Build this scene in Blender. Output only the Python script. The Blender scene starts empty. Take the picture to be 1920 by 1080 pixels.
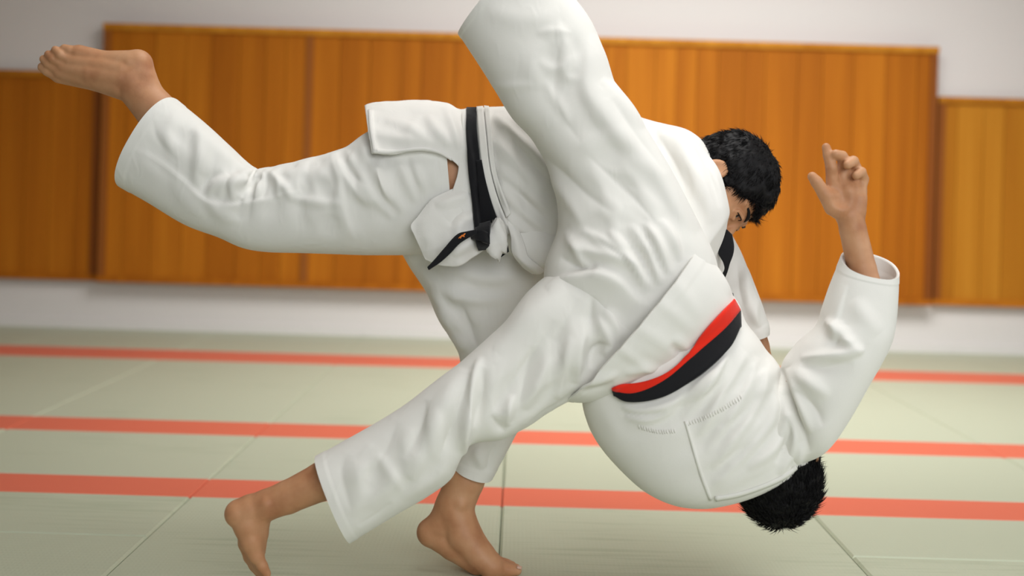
import bpy, math, random
import numpy as np
from mathutils import Vector, Matrix
from mathutils.bvhtree import BVHTree

random.seed(7)
rng = np.random.default_rng(7)
scene = bpy.context.scene
COL = scene.collection

# ------------------------------------------------------------------ camera
W, H = 1920, 1080
F = 2333.0                      # focal length in pixels
VX, VY = 973.0, 364.0           # principal point (level camera with lens shift)
ROLL = math.radians(1.65)
CR, SR = math.cos(ROLL), math.sin(ROLL)
CY, CH = -2.8, 0.885            # camera depth and height
cam_d = bpy.data.cameras.new('camera')
cam = bpy.data.objects.new('camera', cam_d)
COL.objects.link(cam)
scene.camera = cam
cam.matrix_world = Matrix(((CR, -SR, 0, 0), (0, 0, -1, CY), (SR, CR, 0, CH), (0, 0, 0, 1)))
cam_d.sensor_fit = 'HORIZONTAL'
cam_d.sensor_width = 36.0
cam_d.lens = 36.0 * F / W
cam_d.shift_x = -(VX - W / 2) / W
cam_d.shift_y = (VY - H / 2) / W
cam_d.dof.use_dof = True
cam_d.dof.focus_distance = 2.77
cam_d.dof.aperture_fstop = 1.65
cam_d.clip_end = 60

# ------------------------------------------------------------------ light
world = bpy.data.worlds.new('world')
scene.world = world
world.use_nodes = True
bg = world.node_tree.nodes['Background']
bg.inputs[0].default_value = (0.92, 0.95, 1.0, 1)
bg.inputs[1].default_value = 0.13


def area(name, loc, target, sx, sy, power, col, spread=180):
    l = bpy.data.lights.new(name, 'AREA')
    l.shape = 'RECTANGLE'
    l.size, l.size_y = sx, sy
    l.energy = power
    l.color = col
    l.spread = math.radians(spread)
    o = bpy.data.objects.new(name, l)
    COL.objects.link(o)
    o.location = loc
    d = Vector(target) - Vector(loc)
    o.rotation_euler = d.to_track_quat('-Z', 'Y').to_euler()
    return o


# daylight from the tall windows along the right side, an added camera-side fill, and the hall's ceiling lights
area('window_and_fill_light', (5.6, -1.2, 2.3), (0.3, 0.9, 0.7), 4.5, 2.6, 27, (0.97, 0.985, 1.0), 120)
area('window_and_fill_light', (1.6, -4.4, 2.1), (0.7, 0.4, 0.7), 4.0, 2.2, 26, (0.96, 0.98, 1.0), 75)  # added fill from behind the camera, lifts the cloth that faces it
area('ceiling_light', (1.0, 1.9, 3.4), (0.9, 4.0, 0.7), 3.0, 2.2, 100, (1.0, 0.995, 0.99), 115)
area('ceiling_light', (0.5, 0.1, 3.5), (0.3, 0.1, 0.0), 2.6, 1.8, 42, (1.0, 0.995, 0.985), 140)

scene.view_settings.view_transform = 'Standard'
scene.view_settings.look = 'None'
scene.view_settings.exposure = 0.13
scene.view_settings.gamma = 1.0
scene.view_settings.use_curve_mapping = False


# ------------------------------------------------------------------ coordinates
def P(px, py, Y):
    dx, dy = px - VX, py - VY
    D = (Y - CY) / F
    return np.array([(dx * CR + dy * SR) * D, Y, CH + (dx * SR - dy * CR) * D])


def project(V):
    D = V[:, 1] - CY
    X, Z = V[:, 0], V[:, 2] - CH
    return np.stack([VX + (X * CR + Z * SR) * F / D, VY - (-X * SR + Z * CR) * F / D], 1)


CAM = np.array([0, CY, CH])


def mpp(Y):
    return (Y - CY) / F


# ------------------------------------------------------------------ materials
def mat(name, color, rough=0.8, spec=0.3):
    m = bpy.data.materials.new(name)
    m.use_nodes = True
    b = m.node_tree.nodes['Principled BSDF']
    b.inputs['Base Color'].default_value = (*color, 1)
    b.inputs['Roughness'].default_value = rough
    b.inputs['Specular IOR Level'].default_value = spec
    return m, m.node_tree, b


def N(nt, typ, **kw):
    n = nt.nodes.new(typ)
    for k, v in kw.items():
        if k in n.inputs:
            n.inputs[k].default_value = v
        else:
            setattr(n, k, v)
    return n


def ramp(nt, src, stops):
    r = nt.nodes.new('ShaderNodeValToRGB')
    e = r.color_ramp.elements
    while len(e) < len(stops):
        e.new(0.5)
    for i, (p, c) in enumerate(stops):
        e[i].position = p
        e[i].color = (*c, 1)
    nt.links.new(src, r.inputs[0])
    return r


def bump(nt, b, height, strength, dist):
    n = nt.nodes.new('ShaderNodeBump')
    n.inputs['Strength'].default_value = strength
    n.inputs['Distance'].default_value = dist
    nt.links.new(height, n.inputs['Height'])
    nt.links.new(n.outputs[0], b.inputs['Normal'])
    return n


def cloth_mat(name, color, scale, strength, crease=0.5):
    m, nt, b = mat(name, color, 0.92, 0.15)
    b.inputs['Sheen Weight'].default_value = 0.15
    tc = nt.nodes.new('ShaderNodeTexCoord')
    n1 = N(nt, 'ShaderNodeTexNoise', Scale=6.0, Detail=3.0)
    nt.links.new(tc.outputs['Object'], n1.inputs['Vector'])
    r = ramp(nt, n1.outputs[0], [(0.3, tuple(c * 0.97 for c in color)), (0.7, color)])
    nt.links.new(r.outputs[0], b.inputs['Base Color'])
    v = N(nt, 'ShaderNodeTexNoise', Scale=scale, Detail=2.0)
    nt.links.new(tc.outputs['Object'], v.inputs['Vector'])
    mp = N(nt, 'ShaderNodeMapping')
    mp.inputs['Rotation'].default_value = (0.4, 0.9, 0.3)
    mp.inputs['Scale'].default_value = (1.0, 1.0, 0.45)
    nt.links.new(tc.outputs['Object'], mp.inputs['Vector'])
    n2 = N(nt, 'ShaderNodeTexNoise', Scale=34.0, Detail=3.0, Roughness=0.5, Distortion=0.8)
    n2.noise_type = 'RIDGED_MULTIFRACTAL'
    n2.normalize = True
    nt.links.new(mp.outputs[0], n2.inputs['Vector'])
    mx = N(nt, 'ShaderNodeMath', operation='MULTIPLY_ADD')
    nt.links.new(n2.outputs[0], mx.inputs[0])
    mx.inputs[1].default_value = crease * 6.0
    nt.links.new(v.outputs[0], mx.inputs[2])
    bump(nt, b, mx.outputs[0], strength, 0.0018)
    return m


M = {}
M['jacket'] = cloth_mat('white_weave', (0.83, 0.815, 0.775), 420, 0.12, 0.5)
M['trousers'] = cloth_mat('white_cotton', (0.81, 0.80, 0.76), 800, 0.14, 1.0)
M['jacket_u'] = cloth_mat('cream_weave', (0.835, 0.82, 0.775), 420, 0.12, 0.45)
M['trousers_u'] = cloth_mat('cream_cotton', (0.82, 0.805, 0.76), 800, 0.13, 0.9)
M['black_belt'] = cloth_mat('black_belt_cloth', (0.012, 0.012, 0.014), 500, 0.3)
M['red_belt'] = cloth_mat('red_belt_cloth', (0.80, 0.028, 0.012), 500, 0.2)
M['orange'] = mat('orange_thread', (0.75, 0.2, 0.03), 0.7)[0]

m, nt, b = mat('skin', (0.5, 0.27, 0.16), 0.5, 0.35)
tc = nt.nodes.new('ShaderNodeTexCoord')
n1 = N(nt, 'ShaderNodeTexNoise', Scale=14.0, Detail=4.0)
nt.links.new(tc.outputs['Object'], n1.inputs['Vector'])
r = ramp(nt, n1.outputs[0], [(0.3, (0.40, 0.168, 0.078)), (0.5, (0.53, 0.262, 0.132)), (0.72, (0.61, 0.335, 0.185))])
nt.links.new(r.outputs[0], b.inputs['Base Color'])
b.inputs['Subsurface Weight'].default_value = 0.08
b.inputs['Subsurface Radius'].default_value = (0.012, 0.005, 0.003)
n2 = N(nt, 'ShaderNodeTexNoise', Scale=220.0, Detail=3.0)
nt.links.new(tc.outputs['Object'], n2.inputs['Vector'])
bump(nt, b, n2.outputs[0], 0.2, 0.001)
M['skin'] = m
M['nail'] = mat('nail', (0.62, 0.38, 0.28), 0.3, 0.5)[0]
M['hair'] = mat('black_hair', (0.006, 0.0055, 0.006), 0.55, 0.18)[0]
M['eye_white'] = mat('eye_white', (0.6, 0.55, 0.5), 0.2, 0.5)[0]
M['iris'] = mat('dark_iris', (0.02, 0.01, 0.006), 0.15, 0.5)[0]

# tatami vinyl
m, nt, b = mat('tatami_green', (0.4, 0.4, 0.27), 0.55, 0.35)
tc = nt.nodes.new('ShaderNodeTexCoord')
oi = nt.nodes.new('ShaderNodeObjectInfo')
n1 = N(nt, 'ShaderNodeTexNoise', Scale=1.6, Detail=4.0)
nt.links.new(tc.outputs['Object'], n1.inputs['Vector'])
mp = N(nt, 'ShaderNodeMapping')
mp.inputs['Scale'].default_value = (1.0, 14.0, 1.0)
nt.links.new(tc.outputs['Object'], mp.inputs['Vector'])
n3 = N(nt, 'ShaderNodeTexNoise', Scale=3.0, Detail=3.0)
nt.links.new(mp.outputs[0], n3.inputs['Vector'])
ad = N(nt, 'ShaderNodeMath', operation='ADD')
nt.links.new(n1.outputs[0], ad.inputs[0])
nt.links.new(n3.outputs[0], ad.inputs[1])
ad2 = N(nt, 'ShaderNodeMath', operation='MULTIPLY_ADD')
nt.links.new(oi.outputs['Random'], ad2.inputs[0])
ad2.inputs[1].default_value = 0.25
nt.links.new(ad.outputs[0], ad2.inputs[2])
r = ramp(nt, ad2.outputs[0], [(0.7, (0.425, 0.475, 0.345)), (1.35, (0.515, 0.555, 0.42))])
r.color_ramp.elements[1].position = 1.0
nt.links.new(r.outputs[0], b.inputs['Base Color'])
wv = N(nt, 'ShaderNodeTexWave', Scale=30.0, Distortion=0.6, Detail=1.0)
wv.bands_direction = 'X'
nt.links.new(tc.outputs['Object'], wv.inputs['Vector'])
wv2 = N(nt, 'ShaderNodeTexWave', Scale=16.0, Distortion=2.0, Detail=1.0)
wv2.bands_direction = 'Y'
nt.links.new(tc.outputs['Object'], wv2.inputs['Vector'])
mu = N(nt, 'ShaderNodeMath', operation='MULTIPLY')
nt.links.new(wv.outputs['Fac'], mu.inputs[0])
nt.links.new(wv2.outputs['Fac'], mu.inputs[1])
bump(nt, b, mu.outputs[0], 0.22, 0.002)
M['tatami'] = m
M['red_mat'] = mat('red_vinyl', (0.76, 0.17, 0.10), 0.5, 0.4)[0]
M['gap'] = mat('dark_gap', (0.20, 0.215, 0.14), 0.9)[0]

# walls
m, nt, b = mat('wall_plaster', (0.72, 0.69, 0.67), 0.9, 0.2)
tc = nt.nodes.new('ShaderNodeTexCoord')
n1 = N(nt, 'ShaderNodeTexNoise', Scale=60.0, Detail=3.0)
nt.links.new(tc.outputs['Object'], n1.inputs['Vector'])
bump(nt, b, n1.outputs[0], 0.1, 0.002)
M['plaster'] = m


def wood(name, c0, c1, c2):
    m, nt, b = mat(name, c1, 0.6, 0.1)
    tc = nt.nodes.new('ShaderNodeTexCoord')
    oi = nt.nodes.new('ShaderNodeObjectInfo')
    mp = N(nt, 'ShaderNodeMapping')
    mp.inputs['Scale'].default_value = (14.0, 14.0, 0.6)
    nt.links.new(tc.outputs['Object'], mp.inputs['Vector'])
    ofs = N(nt, 'ShaderNodeVectorMath', operation='ADD')
    nt.links.new(mp.outputs[0], ofs.inputs[0])
    cmb = N(nt, 'ShaderNodeCombineXYZ')
    ml = N(nt, 'ShaderNodeMath', operation='MULTIPLY')
    nt.links.new(oi.outputs['Random'], ml.inputs[0])
    ml.inputs[1].default_value = 40.0
    nt.links.new(ml.outputs[0], cmb.inputs[0])
    nt.links.new(cmb.outputs[0], ofs.inputs[1])
    n1 = N(nt, 'ShaderNodeTexNoise', Scale=1.0, Detail=5.0, Distortion=0.4)
    nt.links.new(ofs.outputs[0], n1.inputs['Vector'])
    md = N(nt, 'ShaderNodeMath', operation='MULTIPLY_ADD')
    nt.links.new(oi.outputs['Random'], md.inputs[0])
    md.inputs[1].default_value = 0.38
    nt.links.new(n1.outputs[0], md.inputs[2])
    sb = N(nt, 'ShaderNodeMath', operation='SUBTRACT')
    nt.links.new(md.outputs[0], sb.inputs[0])
    sb.inputs[1].default_value = 0.21
    r = ramp(nt, sb.outputs[0], [(0.2, c0), (0.5, c1), (0.85, c2)])
    nt.links.new(r.outputs[0], b.inputs['Base Color'])
    bump(nt, b, n1.outputs[0], 0.15, 0.002)
    return m


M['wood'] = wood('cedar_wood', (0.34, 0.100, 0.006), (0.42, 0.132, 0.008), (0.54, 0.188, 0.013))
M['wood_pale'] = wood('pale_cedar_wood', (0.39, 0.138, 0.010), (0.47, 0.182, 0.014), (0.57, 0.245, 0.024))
M['wood_dark'] = wood('dark_cedar_wood', (0.22, 0.065, 0.012), (0.27, 0.085, 0.016), (0.32, 0.11, 0.02))


# ------------------------------------------------------------------ mesh helpers
def make_obj(name, V, Fc, material, parent=None, smooth=True, label=None):
    me = bpy.data.meshes.new(name)
    V = np.asarray(V, float)
    if parent is not None:
        V = V - np.array(parent['_base'])
    me.from_pydata(V.tolist(), [], [list(map(int, f)) for f in Fc])
    me.polygons.foreach_set('use_smooth', [smooth] * len(me.polygons))
    me.update()
    if material is not None:
        me.materials.append(material)
    o = bpy.data.objects.new(name, me)
    COL.objects.link(o)
    if parent is not None:
        o['_base'] = parent['_base']
        o.parent = parent
    if label:
        o['label'] = label
    return o


def box(x0, x1, y0, y1, z0, z1, bev=0.0):
    """a box with its top and side edges chamfered"""
    if bev <= 0:
        v = [(x, y, z) for z in (z0, z1) for x, y in ((x0, y0), (x1, y0), (x1, y1), (x0, y1))]
        f = [(3, 2, 1, 0), (4, 5, 6, 7), (0, 1, 5, 4), (1, 2, 6, 5), (2, 3, 7, 6), (3, 0, 4, 7)]
        return np.array(v), f
    v = []
    for z, i in ((z0, 0), (z1 - bev, 0), (z1, bev)):
        v += [(x0 + i, y0 + i, z), (x1 - i, y0 + i, z), (x1 - i, y1 - i, z), (x0 + i, y1 - i, z)]
    f = [(3, 2, 1, 0), (8, 9, 10, 11)]
    for k in (0, 4):
        for j in range(4):
            f.append((k + j, k + (j + 1) % 4, k + 4 + (j + 1) % 4, k + 4 + j))
    return np.array(v), f


def cr_interp(A, n_sub):
    """uniform Catmull-Rom through rows of A; n_sub points between neighbours"""
    A = np.asarray(A, float)
    out = []
    k = len(A)
    for i in range(k - 1):
        p0 = A[i - 1] if i > 0 else 2 * A[0] - A[1]
        p1, p2 = A[i], A[i + 1]
        p3 = A[i + 2] if i + 2 < k else 2 * A[-1] - A[-2]
        n = n_sub[i] if isinstance(n_sub, (list, tuple)) else n_sub
        for t in np.arange(n) / n:
            out.append(0.5 * ((2 * p1) + (-p0 + p2) * t + (2 * p0 - 5 * p1 + 4 * p2 - p3) * t * t
                              + (-p0 + 3 * p1 - 3 * p2 + p3) * t ** 3))
    out.append(A[-1])
    return np.array(out)


def loft_grid(secs, nseg=88, step=0.0075, power=2.3):
    """rings through sections (ax,ay,bx,by,Y,half_depth[,tilt])"""
    Cs, Ws, Ds = [], [], []
    ctr = [(P(s[0], s[1], s[4]) + P(s[2], s[3], s[4])) / 2 for s in secs]
    for i, s in enumerate(secs):
        w = (P(s[0], s[1], s[4]) - P(s[2], s[3], s[4])) / 2
        ax = ctr[min(i + 1, len(secs) - 1)] - ctr[max(i - 1, 0)]
        ax = ax / np.linalg.norm(ax)
        Cs.append(ctr[i])
        Ws.append(w)
        Ds.append(np.array([0, 1.0, 0]) * s[5] + ax * (s[6] if len(s) > 6 else 0.0))
    nsub = [max(1, int(round(np.linalg.norm(ctr[i + 1] - ctr[i]) / step))) for i in range(len(secs) - 1)]
    A = cr_interp(np.concatenate([Cs, Ws, Ds], 1), nsub)
    th = np.linspace(0, 2 * math.pi, nseg, endpoint=False)
    c, s_ = np.cos(th), np.sin(th)
    cs = np.sign(c) * np.abs(c) ** (2 / power)
    ss = np.sign(s_) * np.abs(s_) ** (2 / power)
    return A[:, None, :3] + cs[None, :, None] * A[:, None, 3:6] + ss[None, :, None] * A[:, None, 6:9]


def join(parts):
    Vs, Fs, o = [], [], 0
    for V, Fc in parts:
        Vs.append(np.asarray(V))
        Fs += [tuple(i + o for i in f) for f in Fc]
        o += len(V)
    return np.concatenate(Vs), Fs


def remesh(parts, voxel, smooth_it=3, factor=0.5):
    """union of closed shells as one continuous surface"""
    V, Fc = join(parts)
    me = bpy.data.meshes.new('tmp')
    me.from_pydata(V.tolist(), [], Fc)
    ob = bpy.data.objects.new('tmp', me)
    COL.objects.link(ob)
    md = ob.modifiers.new('r', 'REMESH')
    md.mode = 'VOXEL'
    md.voxel_size = voxel
    md.adaptivity = 0
    if smooth_it:
        sm = ob.modifiers.new('s', 'SMOOTH')
        sm.factor = factor
        sm.iterations = smooth_it
    dg = bpy.context.evaluated_depsgraph_get()
    ev = ob.evaluated_get(dg)
    m2 = ev.to_mesh()
    n = len(m2.vertices)
    co = np.empty(n * 3)
    m2.vertices.foreach_get('co', co)
    lt = np.empty(len(m2.polygons), int)
    m2.polygons.foreach_get('loop_total', lt)
    vi = np.empty(len(m2.loops), int)
    m2.loops.foreach_get('vertex_index', vi)
    ev.to_mesh_clear()
    bpy.data.objects.remove(ob)
    bpy.data.meshes.remove(me)
    if (lt == 4).all():
        Fo = vi.reshape(-1, 4)
    else:
        Fo, k = [], 0
        for t in lt:
            Fo.append(vi[k:k + t])
            k += t
    return co.reshape(-1, 3), Fo


def normals(V, Fq):
    Nn = np.zeros_like(V)
    if isinstance(Fq, np.ndarray):
        d = np.cross(V[Fq[:, 2]] - V[Fq[:, 0]], V[Fq[:, 3]] - V[Fq[:, 1]])
        for k in range(4):
            np.add.at(Nn, Fq[:, k], d)
    else:
        for f in Fq:
            n = np.cross(V[f[1]] - V[f[0]], V[f[2]] - V[f[0]])
            for i in f:
                Nn[i] += n
    return Nn / np.maximum(np.linalg.norm(Nn, axis=1, keepdims=True), 1e-12)


def smooth_field(Fq, X, it):
    """average a per-vertex vector field over mesh neighbours"""
    Fq = np.asarray(Fq)
    n = len(X)
    e = np.concatenate([Fq[:, [0, 1]], Fq[:, [1, 2]], Fq[:, [2, 3]], Fq[:, [3, 0]]])
    cnt = np.bincount(e[:, 0], minlength=n) + np.bincount(e[:, 1], minlength=n)
    for _ in range(it):
        Y = np.empty_like(X)
        for k in range(X.shape[1]):
            Y[:, k] = np.bincount(e[:, 0], X[e[:, 1], k], n) + np.bincount(e[:, 1], X[e[:, 0], k], n)
        X = 0.5 * X + 0.5 * Y / np.maximum(cnt, 1)[:, None]
    return X


# value noise on a hashed lattice, vectorised
_perm = rng.random(65536)


def vnoise(p):
    i = np.floor(p).astype(np.int64)
    f = p - i
    f = f * f * f * (f * (f * 6 - 15) + 10)

    def h(a, b_, c):
        return _perm[((a * 73856093) ^ (b_ * 19349663) ^ (c * 83492791)) & 65535]
    x, y, z = i[:, 0], i[:, 1], i[:, 2]
    r = 0
    for dx in (0, 1):
        for dy in (0, 1):
            for dz in (0, 1):
                w = (f[:, 0] if dx else 1 - f[:, 0]) * (f[:, 1] if dy else 1 - f[:, 1]) * (f[:, 2] if dz else 1 - f[:, 2])
                r = r + w * h(x + dx, y + dy, z + dz)
    return r * 2 - 1


def ridged(p):
    return 1 - np.abs(vnoise(p)) * 1.6


# ------------------------------------------------------------------ folds
def folds(V, Fq, strokes=(), patches=(), crumple=(0.004, 0.0025), seed=0.0):
    """sculpt cloth folds: strokes are polylines [(px,py)..],width,amp_mm,kind; patches are oriented pleats"""
    Nn = normals(V, Fq)
    Nn = smooth_field(Fq, Nn, 6)
    Nn /= np.maximum(np.linalg.norm(Nn, axis=1, keepdims=True), 1e-9)
    uv = project(V)
    view = CAM - V
    view /= np.linalg.norm(view, axis=1, keepdims=True)
    front = np.clip(np.sum(Nn * view, 1) * 3.0 + 0.25, 0, 1)
    disp = np.zeros(len(V))
    if crumple[0]:
        q = V + seed
        wob = np.stack([vnoise(q * 5 + 3), vnoise(q * 5 + 17), vnoise(q * 5 + 31)], 1) * 0.35
        disp += crumple[0] * vnoise(q * 9 + wob * 2)
        r1 = ridged(q * 13 + wob * 4)
        r2 = ridged(q * 27 + wob * 6 + 9)
        disp += crumple[1] * (np.clip(r1, 0, 1) ** 3 - 0.25 + 0.5 * (np.clip(r2, 0, 1) ** 3 - 0.25))
    for (cx, cy, rad, ang, wl, amp, *rest) in patches:
        asp = rest[0] if rest else 1.0
        d = uv - np.array([cx, cy])
        ca, sa = math.cos(math.radians(ang)), math.sin(math.radians(ang))
        al = d[:, 0] * ca + d[:, 1] * sa
        pe = -d[:, 0] * sa + d[:, 1] * ca
        wgt = np.exp(-((al / (rad * asp)) ** 2 + (pe / rad) ** 2) * 1.5) * front
        sel = wgt > 0.02
        if not sel.any():
            continue
        q = np.stack([al[sel] / 140, pe[sel] / 45, np.full(sel.sum(), cx * 0.1 + seed)], 1)
        ph = pe[sel] / wl + 1.3 * vnoise(q) + 0.4 * vnoise(q * 3)
        prof = np.abs(np.sin(ph * math.pi)) ** 0.8
        amp_l = 0.55 + 0.45 * vnoise(np.stack([al[sel] / 90, pe[sel] / 30, np.full(sel.sum(), 5.5 + cx)], 1))
        disp[sel] += amp * 0.001 * wgt[sel] * prof * amp_l
    for pts, wd, amp, kind in strokes:
        pts = np.array(pts, float)
        if len(pts) > 2:
            pts = cr_interp(pts, 6)
        lo, hi = pts.min(0) - wd * 6, pts.max(0) + wd * 6
        sel = np.where((uv[:, 0] > lo[0]) & (uv[:, 0] < hi[0]) & (uv[:, 1] > lo[1]) & (uv[:, 1] < hi[1]) & (front > 0))[0]
        if not len(sel):
            continue
        q = uv[sel]
        best = np.full(len(sel), 1e9)
        side = np.zeros(len(sel))
        tt = np.zeros(len(sel))
        L = np.concatenate([[0], np.cumsum(np.linalg.norm(np.diff(pts, axis=0), axis=1))])
        for i in range(len(pts) - 1):
            a, b_ = pts[i], pts[i + 1]
            ab = b_ - a
            l2 = ab @ ab
            if l2 < 1e-9:
                continue
            t = np.clip((q - a) @ ab / l2, 0, 1)
            dv = q - (a + t[:, None] * ab)
            d = np.linalg.norm(dv, axis=1)
            m_ = d < best
            best[m_] = d[m_]
            side[m_] = np.sign(ab[0] * dv[m_, 1] - ab[1] * dv[m_, 0])
            tt[m_] = (L[i] + t[m_] * math.sqrt(l2)) / L[-1]
        tap = np.sin(math.pi * np.clip(tt, 0, 1)) ** 0.8
        wd = wd * (0.75 + 0.6 * tap)
        sd = best * side
        if kind == 'r':
            g = np.exp(-(best / wd) ** 2) if amp > 0 else np.exp(-np.sqrt(best ** 2 + 2.0) / (wd * 0.8))
        elif kind == 'v':
            g = -np.exp(-np.sqrt(best ** 2 + 2.0) / (wd * 0.8))
        else:                                  # 's': overlap, raised on the right-hand side of the stroke
            up = 1 / (1 + np.exp(-np.clip(sd / (wd * 0.22), -40, 40)))
            g = up * np.exp(-(np.maximum(sd, 0) / (wd * 3)) ** 2)
        disp[sel] += amp * (0.0019 if amp < 0 or kind == 'v' else 0.00155) * g * tap * front[sel]
    return V + Nn * disp[:, None]


def grid_smooth(U, closed=True):
    up = np.concatenate([U[:1], U[:-1]])
    dn = np.concatenate([U[1:], U[-1:]])
    if closed:
        return (up + dn + np.roll(U, 1, 1) + np.roll(U, -1, 1)) / 4
    return (up + dn + np.concatenate([U[:, :1], U[:, :-1]], 1) + np.concatenate([U[:, 1:], U[:, -1:]], 1)) / 4


def grid_blur(U, r, closed=True):
    """box average over (2r+1) cells both ways"""
    def box1(A, ax, wrap):
        m_ = 'wrap' if wrap else 'edge'
        pad = [(0, 0)] * A.ndim
        pad[ax] = (r + 1, r)
        c = np.cumsum(np.pad(A, pad, mode=m_), axis=ax)
        n = A.shape[ax]
        hi = np.take(c, np.arange(2 * r + 1, 2 * r + 1 + n), axis=ax)
        lo = np.take(c, np.arange(0, n), axis=ax)
        return (hi - lo) / (2 * r + 1)
    return box1(box1(U, 0, False), 1, closed)


def grid_normals(G, closed=True):
    du = np.gradient(G, axis=0)
    dv = (np.roll(G, -1, 1) - np.roll(G, 1, 1)) if closed else np.gradient(G, axis=1)
    n = np.cross(du, dv)
    return n / np.maximum(np.linalg.norm(n, axis=2, keepdims=True), 1e-12)


def wrinkle(G, patches=(), eps0=0.02, iters=160, seed=0.0, bend=0.07, hold=0.006, lim=0.009, closed=True):
    """buckle the cloth: fabric a little longer than its shape folds where the patches gather it.
    patches: (px,py,radius,angle of the folds,strain[,aspect])"""
    nr, nc = G.shape[:2]
    I = np.arange(nr * nc).reshape(nr, nc)
    if closed:
        rt = np.roll(I, -1, 1)
        E = np.concatenate([np.stack([I[:-1].ravel(), I[1:].ravel()], 1), np.stack([I.ravel(), rt.ravel()], 1),
                            np.stack([I[:-1].ravel(), rt[1:].ravel()], 1), np.stack([rt[:-1].ravel(), I[1:].ravel()], 1)])
    else:
        E = np.concatenate([np.stack([I[:-1].ravel(), I[1:].ravel()], 1), np.stack([I[:, :-1].ravel(), I[:, 1:].ravel()], 1),
                            np.stack([I[:-1, :-1].ravel(), I[1:, 1:].ravel()], 1), np.stack([I[:-1, 1:].ravel(), I[1:, :-1].ravel()], 1)])
    i0, i1 = E[:, 0], E[:, 1]
    V = G.reshape(-1, 3)
    n = len(V)
    d0 = V[i1] - V[i0]
    L0 = np.linalg.norm(d0, axis=1)
    u0 = d0 / np.maximum(L0, 1e-9)[:, None]
    uv = project(V)
    mid = (uv[i0] + uv[i1]) / 2
    eps = np.full(len(E), eps0)
    for (cx, cy, rad, ang, st_, *rest) in patches:
        asp = rest[0] if rest else 1.0
        ca, sa = math.cos(math.radians(ang)), math.sin(math.radians(ang))
        d = mid - np.array([cx, cy])
        al = d[:, 0] * ca + d[:, 1] * sa
        pe = -d[:, 0] * sa + d[:, 1] * ca
        w = np.exp(-((al / (rad * asp)) ** 2 + (pe / rad) ** 2) * 1.2)
        eps += 3.4 * st_ * w * (1 - (u0 @ np.array([ca, 0, -sa])) ** 2)
    ri = np.arange(nr)
    pin = np.repeat(np.clip((np.minimum(ri, nr - 1 - ri) - 1) / 6, 0, 1), nc)
    eps = np.maximum(eps - 0.012, 0) * np.minimum(pin[i0], pin[i1])
    L = L0 * (1 + eps)
    loc = np.maximum(np.bincount(i0, eps, n), np.bincount(i1, eps, n)) / 4
    loc = np.clip(loc / 0.03, 0, 1)
    deg = np.bincount(i0, minlength=n) + np.bincount(i1, minlength=n)
    Nn = grid_normals(G, closed).reshape(-1, 3)
    vw = CAM - V
    vw /= np.linalg.norm(vw, axis=1, keepdims=True)
    lim = lim * (0.22 + 0.78 * np.clip(np.abs(np.sum(Nn * vw, 1)) * 1.6, 0, 1))
    U = Nn * (0.0018 * (vnoise(V * 20 + seed) + 0.6 * vnoise(V * 41 + seed + 5)) * loc)[:, None]
    for it in range(iters):
        X = V + U
        d = X[i1] - X[i0]
        l = np.linalg.norm(d, axis=1)
        c = d * (0.5 * (l - L) / np.maximum(l, 1e-9))[:, None]
        for k in range(3):
            U[:, k] += 1.6 * (np.bincount(i0, c[:, k], n) - np.bincount(i1, c[:, k], n)) / deg
        Ug = U.reshape(nr, nc, 3)
        lp = Ug - grid_smooth(Ug, closed)
        Ug = Ug - bend * (lp - grid_smooth(lp, closed)) * 2
        Ug = Ug - 0.15 * grid_blur(Ug, 6, closed)
        U = Ug.reshape(-1, 3) * (1 - hold)
        nn = np.sum(U * Nn, 1)
        tg = U - Nn * nn[:, None]
        U = 0.93 * tg + Nn * (lim * np.tanh(nn / lim) * (1 - 0.06 * (1 - loc)))[:, None]
    return (V + U).reshape(nr, nc, 3)


def upsample(G, k=2, closed=True):
    A = cr_interp(G, k)
    if closed:
        B = np.concatenate([A[:, -1:], A, A[:, :2]], 1).transpose(1, 0, 2)
        B = cr_interp(B, k)[k:-2 * k]
        return B.transpose(1, 0, 2)
    return cr_interp(A.transpose(1, 0, 2), k).transpose(1, 0, 2)


def grid_faces(nr, nc, closed=True):
    I = np.arange(nr * nc).reshape(nr, nc)
    if closed:
        R = np.roll(I, -1, 1)
        return np.stack([I[:-1].ravel(), R[:-1].ravel(), R[1:].ravel(), I[1:].ravel()], 1)
    return np.stack([I[:-1, :-1].ravel(), I[:-1, 1:].ravel(), I[1:, 1:].ravel(), I[1:, :-1].ravel()], 1)


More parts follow.
